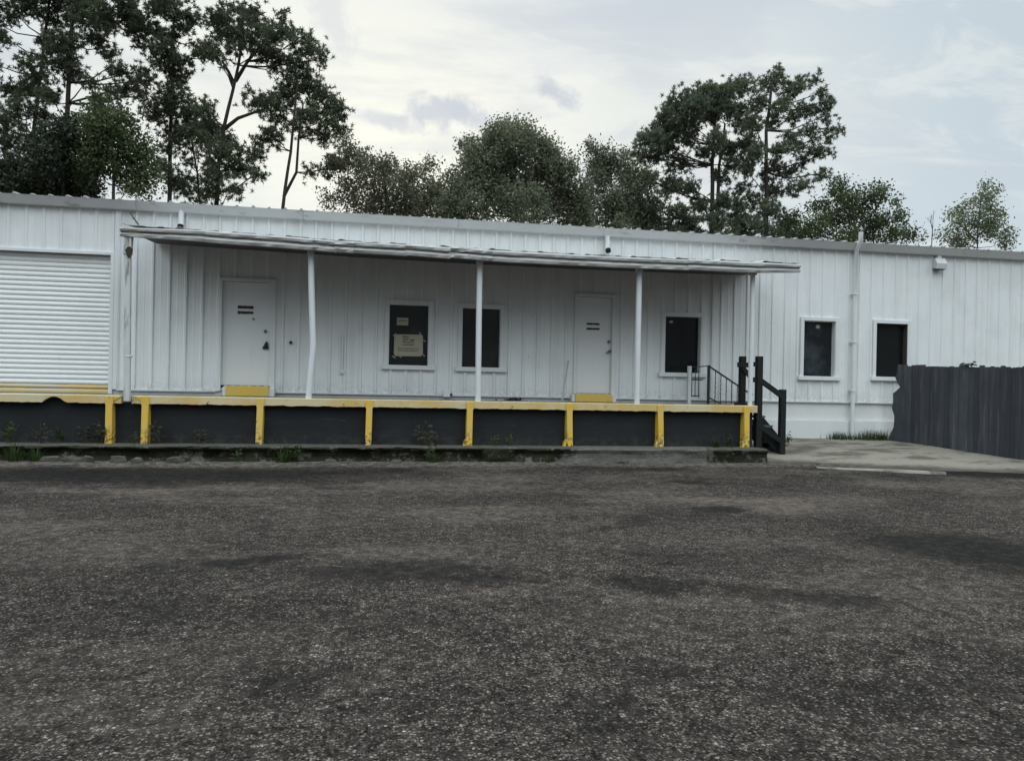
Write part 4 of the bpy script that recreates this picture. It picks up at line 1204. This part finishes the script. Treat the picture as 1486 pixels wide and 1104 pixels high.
# leafless sapling
bs_ = on(1347, 380, 22)
t = thing('bare_sapling', 'thin leafless grey sapling left of the pale young tree', 'tree', (bs_[0], 22.0, 0.0))
mb = MB()
def twig(p, d, L, r, lev):
    q = p + d * L
    mb.tube([tuple(p), tuple((p + q) / 2 + Vector((random.uniform(-.03, .03),) * 3)), tuple(q)], [r, r * .8, r * .5], 5)
    if lev:
        for _ in range(3):
            nd = (d + Vector((random.uniform(-.7, .7), random.uniform(-.7, .7), random.uniform(-.1, .5)))).normalized()
            twig(p + d * L * random.uniform(.5, 1), nd, L * random.uniform(.45, .7), r * .5, lev - 1)
ztw = on(1347, 345, 22)[1]
twig(Vector((bs_[0], 22.0, 0)), Vector((0.02, 0, 1)), ztw, 0.05, 0)
twig(Vector((bs_[0] + .02 * ztw, 22.0, ztw)), Vector((0.05, 0, 1)).normalized(), 0.9, 0.03, 3)
mb.build('trunk', M['bark2'], t)

# weeds along the ledge
def weed_proto(name, label, kind):
    o = thing(name, label, 'weed', (0, 0, -50.0), 'weeds along the dock')
    n = 60 if kind == 'grass' else 70
    cen, U, Vv = [], [], []
    mb = MB()
    if kind == 'grass':
        for _ in range(n):
            a = random.uniform(0, 6.28); r = random.uniform(0, .10)
            L = random.uniform(.14, .42); lean = random.uniform(.1, .7)
            p = np.array([r * math.cos(a), r * math.sin(a), 0]); d = np.array([math.cos(a) * lean, math.sin(a) * lean, 1.0]); d /= np.linalg.norm(d)
            s = np.array([-math.sin(a), math.cos(a), 0]) * .008
            m1 = p + d * L * .6; m2 = p + d * L + np.array([0, 0, -.10 * L]) + np.array([d[0], d[1], 0]) * .15 * L
            mb.add([p - s, p + s, m1 + s * .8, m1 - s * .8, m2], [(0, 1, 2, 3), (3, 2, 4)])
    else:
        for _ in range(9):
            a = random.uniform(0, 6.28); L = random.uniform(.18, .50); lean = random.uniform(.05, .5)
            d = np.array([math.cos(a) * lean, math.sin(a) * lean, 1.0]); d /= np.linalg.norm(d)
            s = np.array([-math.sin(a), math.cos(a), 0]) * .004
            p = np.array([random.uniform(-.06, .06), random.uniform(-.04, .04), 0])
            mb.add([p - s, p + s, p + d * L + s * .5, p + d * L - s * .5], [(0, 1, 2, 3)])
            for q in range(9):
                c = p + d * L * random.uniform(.25, 1.0)
                e = np.array(unit(1)[0]); e[2] = abs(e[2]) * .4 + .1
                w = np.cross(e, np.array(unit(1)[0])); w /= np.linalg.norm(w)
                l_ = random.uniform(.025, .06)
                mb.add([c, c + e * l_ + w * l_ * .4, c + e * l_ * 2, c + e * l_ - w * l_ * .4], [(0, 1, 2, 3)])
    me = bpy.data.meshes.new('leaves'); me.from_pydata([tuple(map(float, v)) for v in mb.v], [], mb.f)
    me.materials.append(M['weed'] if name != 'dry_weed' else M['dry']); me.update()
    ch = bpy.data.objects.new('leaves', me); C.objects.link(ch); ch.parent = o
    return o
PRO = {'grass': weed_proto('grass_tuft', '', 'grass'), 'leafy': weed_proto('leafy_weed', '', 'leafy'), 'dry': weed_proto('dry_weed', '', 'leafy')}
USED = set()
def ledge_pt(px, py, where):
    if where == 'top': return on(px, py, -1.93)[0], -1.93 + random.uniform(-.05, .08), LZ - .005
    if where == 'front': return on(px, py, -2.28)[0], -2.27 + random.uniform(-.05, .02), 0.055
    X = on(px, py, -0.25)[0]; return X, -0.22, apron_z(X, -0.22) - .01
WEEDS = [('grass', 22, 'front', 1.1, 'grassy tuft in front of the ledge at the far left end'), ('grass', 52, 'front', .9, 'grassy tuft in front of the ledge below the roller door'),
         ('leafy', 8, 'top', .95, 'leafy weed on the ledge at the left edge against the dark wall'), ('leafy', 82, 'top', .8, 'bushy weed on the ledge under the roller door against the dark wall'),
         ('dry', 62, 'top', .8, 'low dry weed on the ledge left of the bushy weed'), ('dry', 122, 'top', .9, 'taller dry weed on the ledge left of the first yellow post'), ('dry', 142, 'top', .9, 'short dry weed on the ledge touching the first yellow post'),
         ('dry', 228, 'top', .95, 'tall dry weed on the ledge right of the second yellow post'), ('dry', 290, 'top', .7, 'thin dry weed on the ledge between the second and third yellow posts'),
         ('leafy', 195, 'top', .45, 'tiny green weed on the ledge between the first two yellow posts'), ('grass', 412, 'front', 1.15, 'grassy tuft in front of the ledge right of the third yellow post'),
         ('leafy', 428, 'front', .8, 'leafy weed in front of the ledge beside the grassy tuft right of the third post'), ('leafy', 622, 'front', .9, 'leafy weed in front of the ledge below the paper sign window'),
         ('grass', 633, 'front', .7, 'small grass tuft in front of the ledge below the paper sign window'), ('dry', 612, 'top', 1.05, 'tall dry weed on the ledge left of the fifth yellow post'), ('dry', 628, 'top', .7, 'short dry weed beside the tall one left of the fifth yellow post'),
         ('leafy', 718, 'top', .55, 'small green weed on the ledge right of the fifth yellow post'), ('leafy', 738, 'top', .6, 'dark green weed below the second window on the ledge'),
         ('grass', 1042, 'top', .7, 'grassy tuft on the ledge left of the last yellow post'), ('leafy', 1058, 'top', .7, 'leafy weed on the ledge close to the last yellow post'),
         ('leafy', 1062, 'front', .7, 'leafy weed at the foot of the mossy ledge end'), ('leafy', 345, 'front', .6, 'low weed in front of the ledge left of the third yellow post'), ('grass', 795, 'front', .45, 'short grass tuft in front of the ledge near the sixth yellow post')]
for kind, px, where, sc, lab in WEEDS:
    p = PRO[kind]
    o = p if kind not in USED else copy_thing(p, (0, 0, 0))
    USED.add(kind)
    o.location = ledge_pt(px, 640, where); o.rotation_euler = (0, 0, random.uniform(0, 6.28)); o.scale = (sc,) * 3
    o['label'] = lab
# plant by the stair foot
o = copy_thing(PRO['leafy'], (on(1144, 636, -0.9)[0], -0.9, apron_z(9, -0.9)), 1.0, 0.6); o['label'] = 'dark leafy weed at the foot of the timber stair'
# grass along the foundation
mb = MB()
for _ in range(900):
    u = random.random()
    px = random.choice((random.gauss(1222, 9), random.gauss(1276, 12), random.gauss(1262, 20), random.uniform(1205, 1290)))
    X = on(px, 636, -0.2)[0]; Y = -0.10 - abs(random.gauss(0, .10)); z = apron_z(X, Y) - .01
    L = random.uniform(.05, .22) * (1.3 if px > 1250 else 1.0); a = random.uniform(0, 6.28); le = random.uniform(0, .6)
    d = np.array([math.cos(a) * le, math.sin(a) * le, 1]); s = np.array([-math.sin(a), math.cos(a), 0]) * .006
    p = np.array([X, Y, z]); mb.add([p - s, p + s, p + d * L], [(0, 1, 2)])
o = mb.build('grass', M['weed']); tag(o, 'strip of short green grass along the foundation by the fence end', 'grass', kind='stuff')

# broken concrete lumps along the ledge
def lump(size):
    """angular broken slab: jagged outline, slanting broken sides"""
    sx, sy, sz = size
    n1 = random.randint(6, 9)
    lo, mi, hi = [], [], []
    for i in range(n1):
        a_ = 2 * math.pi * (i + random.uniform(-.3, .3)) / n1
        k_ = random.uniform(.7, 1.15)
        x_, y_ = sx * k_ * math.cos(a_), sy * k_ * math.sin(a_)
        lo.append((x_ * 1.05, y_ * 1.05, -sz)); mi.append((x_ * random.uniform(.95, 1.1), y_ * random.uniform(.95, 1.1), sz * random.uniform(-.2, .4)))
        hi.append((x_ * .82, y_ * .82, sz * random.uniform(.7, 1.1)))
    mb = MB(); fs = []
    for r_ in (0, 1):
        for i in range(n1):
            j = (i + 1) % n1
            fs.append((r_ * n1 + i, r_ * n1 + j, (r_ + 1) * n1 + j, (r_ + 1) * n1 + i))
    fs.append(tuple(range(n1))[::-1])
    top = 3 * n1
    fs += [(2 * n1 + i, 2 * n1 + (i + 1) % n1, top) for i in range(n1)]
    return mb.add(lo + mi + hi + [(random.uniform(-.2, .2) * sx, 0, sz * random.uniform(.9, 1.2))], fs)
LUMPS = [(75, -2.30, .16, .07, 'broken concrete slab lump fallen below the roller door ledge'), (112, -2.34, .20, .06, 'flat broken concrete slab left of the first yellow post below the ledge'), (128, -2.38, .10, .07, 'small concrete lump left of the first yellow post below the ledge'),
         (172, -2.42, .14, .08, 'rounded concrete lump below the gap between the first two yellow posts'), (198, -2.45, .11, .06, 'small rubble lump below the second yellow post'), (252, -2.36, .15, .07, 'concrete lump right of the second yellow post below the ledge'),
         (262, -2.40, .07, .05, 'pebble sized rubble right of the second yellow post'), (480, -2.40, .10, .05, 'small concrete lump left of the fourth yellow post below the ledge'), (575, -2.42, .13, .045, 'flat concrete lump right of the fourth yellow post below the ledge'), (905, -2.40, .12, .05, 'flat concrete lump below the clean grey part of the ledge')]
for px, Y, s, h, lab in LUMPS:
    o = lump((s, s * .55, h)).build('rubble', M['rubble'])
    o.location = (on(px, 665, Y)[0], Y, h * .35 + .065); o.rotation_euler = (random.uniform(-.1, .35), random.uniform(-.25, .25), random.uniform(-.4, .4))
    tag(o, lab, 'rubble', 'broken concrete along the ledge')

# leaf litter on the deck, on the fence top and twigs on the canopy
def litter(name, label, c, n, sx, sy, sz, s=0.035):
    mb = MB()
    for _ in range(n):
        p = Vector((c[0] + random.gauss(0, sx), c[1] + random.gauss(0, sy), c[2] + abs(random.gauss(0, sz))))
        a, b = Vector(unit(1)[0]) * s, Vector(unit(1)[0]) * s
        b.z *= .4
        mb.add([p - a, p + b, p + a, p - b], [(0, 1, 2, 3)])
    return tag(mb.build(name, M['litter']), label, 'leaf litter')
X = on(745, 580, -0.25)[0]
litter('leaf_litter', 'small dark heap of dead leaves on the deck below the second window', (X, -0.25, deckz + .004), 70, .12, .05, .02)
q = fpt(1407, 528); a = f3(q[0], ftop(q[0]) + .012, 0.01 * side)
litter('leaf_litter', 'dark clump of dead leaves caught on top of the fence boards', a, 60, .03, .10, .03, .03)
X, Z = on(195, 329, YC)
mb = MB(); z0 = zc + sag(X) + .215
mb.tube([(X + .06, YC + .02, z0), (X, YC, z0 + .09), (X - .07, YC, z0 + .19), (X - .02, YC, z0 + .23)], [.012, .010, .008, .004], 6)
mb.tube([(X, YC, z0 + .09), (X - .05, YC + .02, z0 + .10)], [.007, .003], 5)
tag(mb.build('twig', M['bark2']), 'small dead twig sticking up at the left end of the canopy', 'twig')

# ------------------------------------------------------------------ sky and sun
w = bpy.data.worlds.new('World'); SC.world = w; w.use_nodes = True
t = NT(w.node_tree)
bg = w.node_tree.nodes['Background']
SUN_EL, SUN_AZ = math.radians(42), math.radians(-6)
sky = t.n('TexSky', sky_type='NISHITA'); sky.sun_disc = False; sky.sun_elevation = SUN_EL; sky.sun_rotation = SUN_AZ
D = t.n('TexCoord').outputs['Generated']
dx, dy, dz = t.sep(D)
az = t.math('ARCTAN2', dx, dy); el = t.math('ARCSINE', dz)
def azel(px, py):
    r = Vector(ray(px, py)).normalized(); return math.atan2(r.x, r.y), math.asin(r.z)
def blob(px, py, rx, ry, rot=0.0):
    a, e_ = azel(px, py)
    u, v = t.math('SUBTRACT', az, a), t.math('SUBTRACT', el, e_)
    if rot:
        c_, s_ = math.cos(rot), math.sin(rot)
        u, v = t.math('ADD', t.math('MULTIPLY', u, c_), t.math('MULTIPLY', v, s_)), t.math('SUBTRACT', t.math('MULTIPLY', v, c_), t.math('MULTIPLY', u, s_))
    u = t.math('DIVIDE', u, rx / F); v = t.math('DIVIDE', v, ry / F)
    return t.math('SQRT', t.math('ADD', t.math('MULTIPLY', u, u), t.math('MULTIPLY', v, v)))
inv = t.math('DIVIDE', 1.0, t.math('ADD', t.math('MAXIMUM', dz, 0.0), 0.22))
cb = t.n('CombineXYZ'); t.l(t.math('MULTIPLY', dx, inv), cb.inputs[0]); t.l(t.math('MULTIPLY', dy, inv), cb.inputs[1])
cl = cb.outputs[0]
n1 = t.noise(t.mapping(cl, (1.0, 2.0, 1), (3.1, 0.4, 0), (0, 0, 0.5)), 1.5, 8, 0.60, dist=0.5)
n2 = t.noise(t.mapping(cl, (2.6, 4.2, 1), (0.3, 7.2, 0), (0, 0, -0.5)), 1.2, 8, 0.62, dist=0.6)
S = 10.0
def sc(r, g, b): return (r * S, g * S, b * S, 1)
glow = t.ramp(blob(560, 190, 620, 330), 1.15, 0.0)
glow2 = t.ramp(blob(1130, 190, 260, 170), 1.1, 0.0, 0, 0.55)
base = t.mix(glow, sc(0.49, 0.545, 0.57), sc(0.77, 0.76, 0.655))
base = t.mix(glow2, base, sc(0.70, 0.695, 0.635))
blue = t.ramp(blob(1560, 110, 380, 420), 1.25, 0.0, 0, 0.7)
base = t.mix(blue, base, sc(0.42, 0.49, 0.53))
bluetop = t.ramp(blob(890, -10, 330, 85), 1.2, 0.1, 0, 0.75)
base = t.mix(t.math('MULTIPLY', bluetop, t.ramp(n1, 0.35, 0.6)), base, sc(0.45, 0.485, 0.53))
base = t.mix(t.ramp(n1, 0.46, 0.66, 0, 0.55), base, sc(0.46, 0.495, 0.53))
base = t.mix(t.ramp(n2, 0.50, 0.68, 0, 0.35), base, sc(0.76, 0.755, 0.69))
# small grey clouds
n3 = t.noise(D, 26, 7, 0.62, dist=0.3)
for (px, py, rx, ry, rot, am) in ((645, 160, 75, 22, 0.12, .8), (575, 178, 70, 12, -0.14, .55), (800, 132, 42, 15, -0.55, .85), (480, 20, 40, 55, 0.3, .45), (905, 195, 60, 14, 0.2, .4), (700, 175, 60, 16, -0.3, .5), (20, 75, 50, 14, 0.1, .5)):
    d_ = t.math('ADD', blob(px, py, rx, ry, rot), t.math('MULTIPLY', t.math('SUBTRACT', n3, 0.5), 3.0))
    base = t.mix(t.ramp(d_, 1.25, 0.25, 0, am), base, sc(0.44, 0.465, 0.51))
# brighter overhead; behind the camera boosted high, dimmed low, to shape the wall's light
up = t.ramp(el, 0.50, 1.15, 1.0, 2.6)
back = t.ramp(dy, 0.3, -0.5, 0.0, 1.0)
rear = t.ramp(el, 0.06, 0.78, 0.14, 3.75)
kx = t.n('Mix'); t.l(back, kx.inputs[0]); t.l(up, kx.inputs[2]); t.l(t.math('MAXIMUM', rear, 0.0), kx.inputs[3])
k = kx.outputs[0]
low = t.ramp(dz, -0.05, 0.03)
g_ = t.n('CombineColor'); [t.l(k, g_.inputs[i]) for i in range(3)]
cloud = t.mix(1.0, base, g_.outputs[0], 'MULTIPLY')
cloud = t.mix(low, sc(0.12, 0.12, 0.12), cloud)
t.l(t.mix(0.92, sky.outputs[0], cloud), bg.inputs[0])
bg.inputs[1].default_value = 0.1

sun = bpy.data.lights.new('sun', 'SUN'); sun.energy = 0.6; sun.angle = math.radians(25); sun.color = (1.0, 0.95, 0.87)
so = bpy.data.objects.new('sun', sun); C.objects.link(so)
sd = Vector((math.sin(SUN_AZ) * math.cos(SUN_EL), math.cos(SUN_AZ) * math.cos(SUN_EL), math.sin(SUN_EL)))
so.rotation_euler = sd.to_track_quat('Z', 'Y').to_euler(); so.location = (0, 10, 30)

# ------------------------------------------------------------------ camera
cam = bpy.data.cameras.new('camera'); co = bpy.data.objects.new('camera', cam); C.objects.link(co)
cam.sensor_fit = 'HORIZONTAL'; cam.sensor_width = 36.0; cam.lens = 36.0 * F / 1486.0
cam.shift_y = (CY - 552.0) / 1486.0
cam.clip_start = 0.05; cam.clip_end = 5000
R0, F0, U0 = Vector((cyw, -syw, 0)), Vector((syw, cyw, 0)), Vector((0, 0, 1))
R1 = R0 * cr + U0 * sr; U1 = U0 * cr - R0 * sr
m = Matrix(((R1.x, U1.x, -F0.x, CAM[0]), (R1.y, U1.y, -F0.y, CAM[1]), (R1.z, U1.z, -F0.z, CAM[2]), (0, 0, 0, 1)))
co.matrix_world = m
SC.camera = co
SC.view_settings.view_transform = 'Standard'; SC.view_settings.look = 'None'; SC.view_settings.gamma = 1.0
SC.view_settings.exposure = 0.40
SC.cycles.max_bounces = 6; SC.cycles.diffuse_bounces = 4; SC.cycles.use_denoising = True
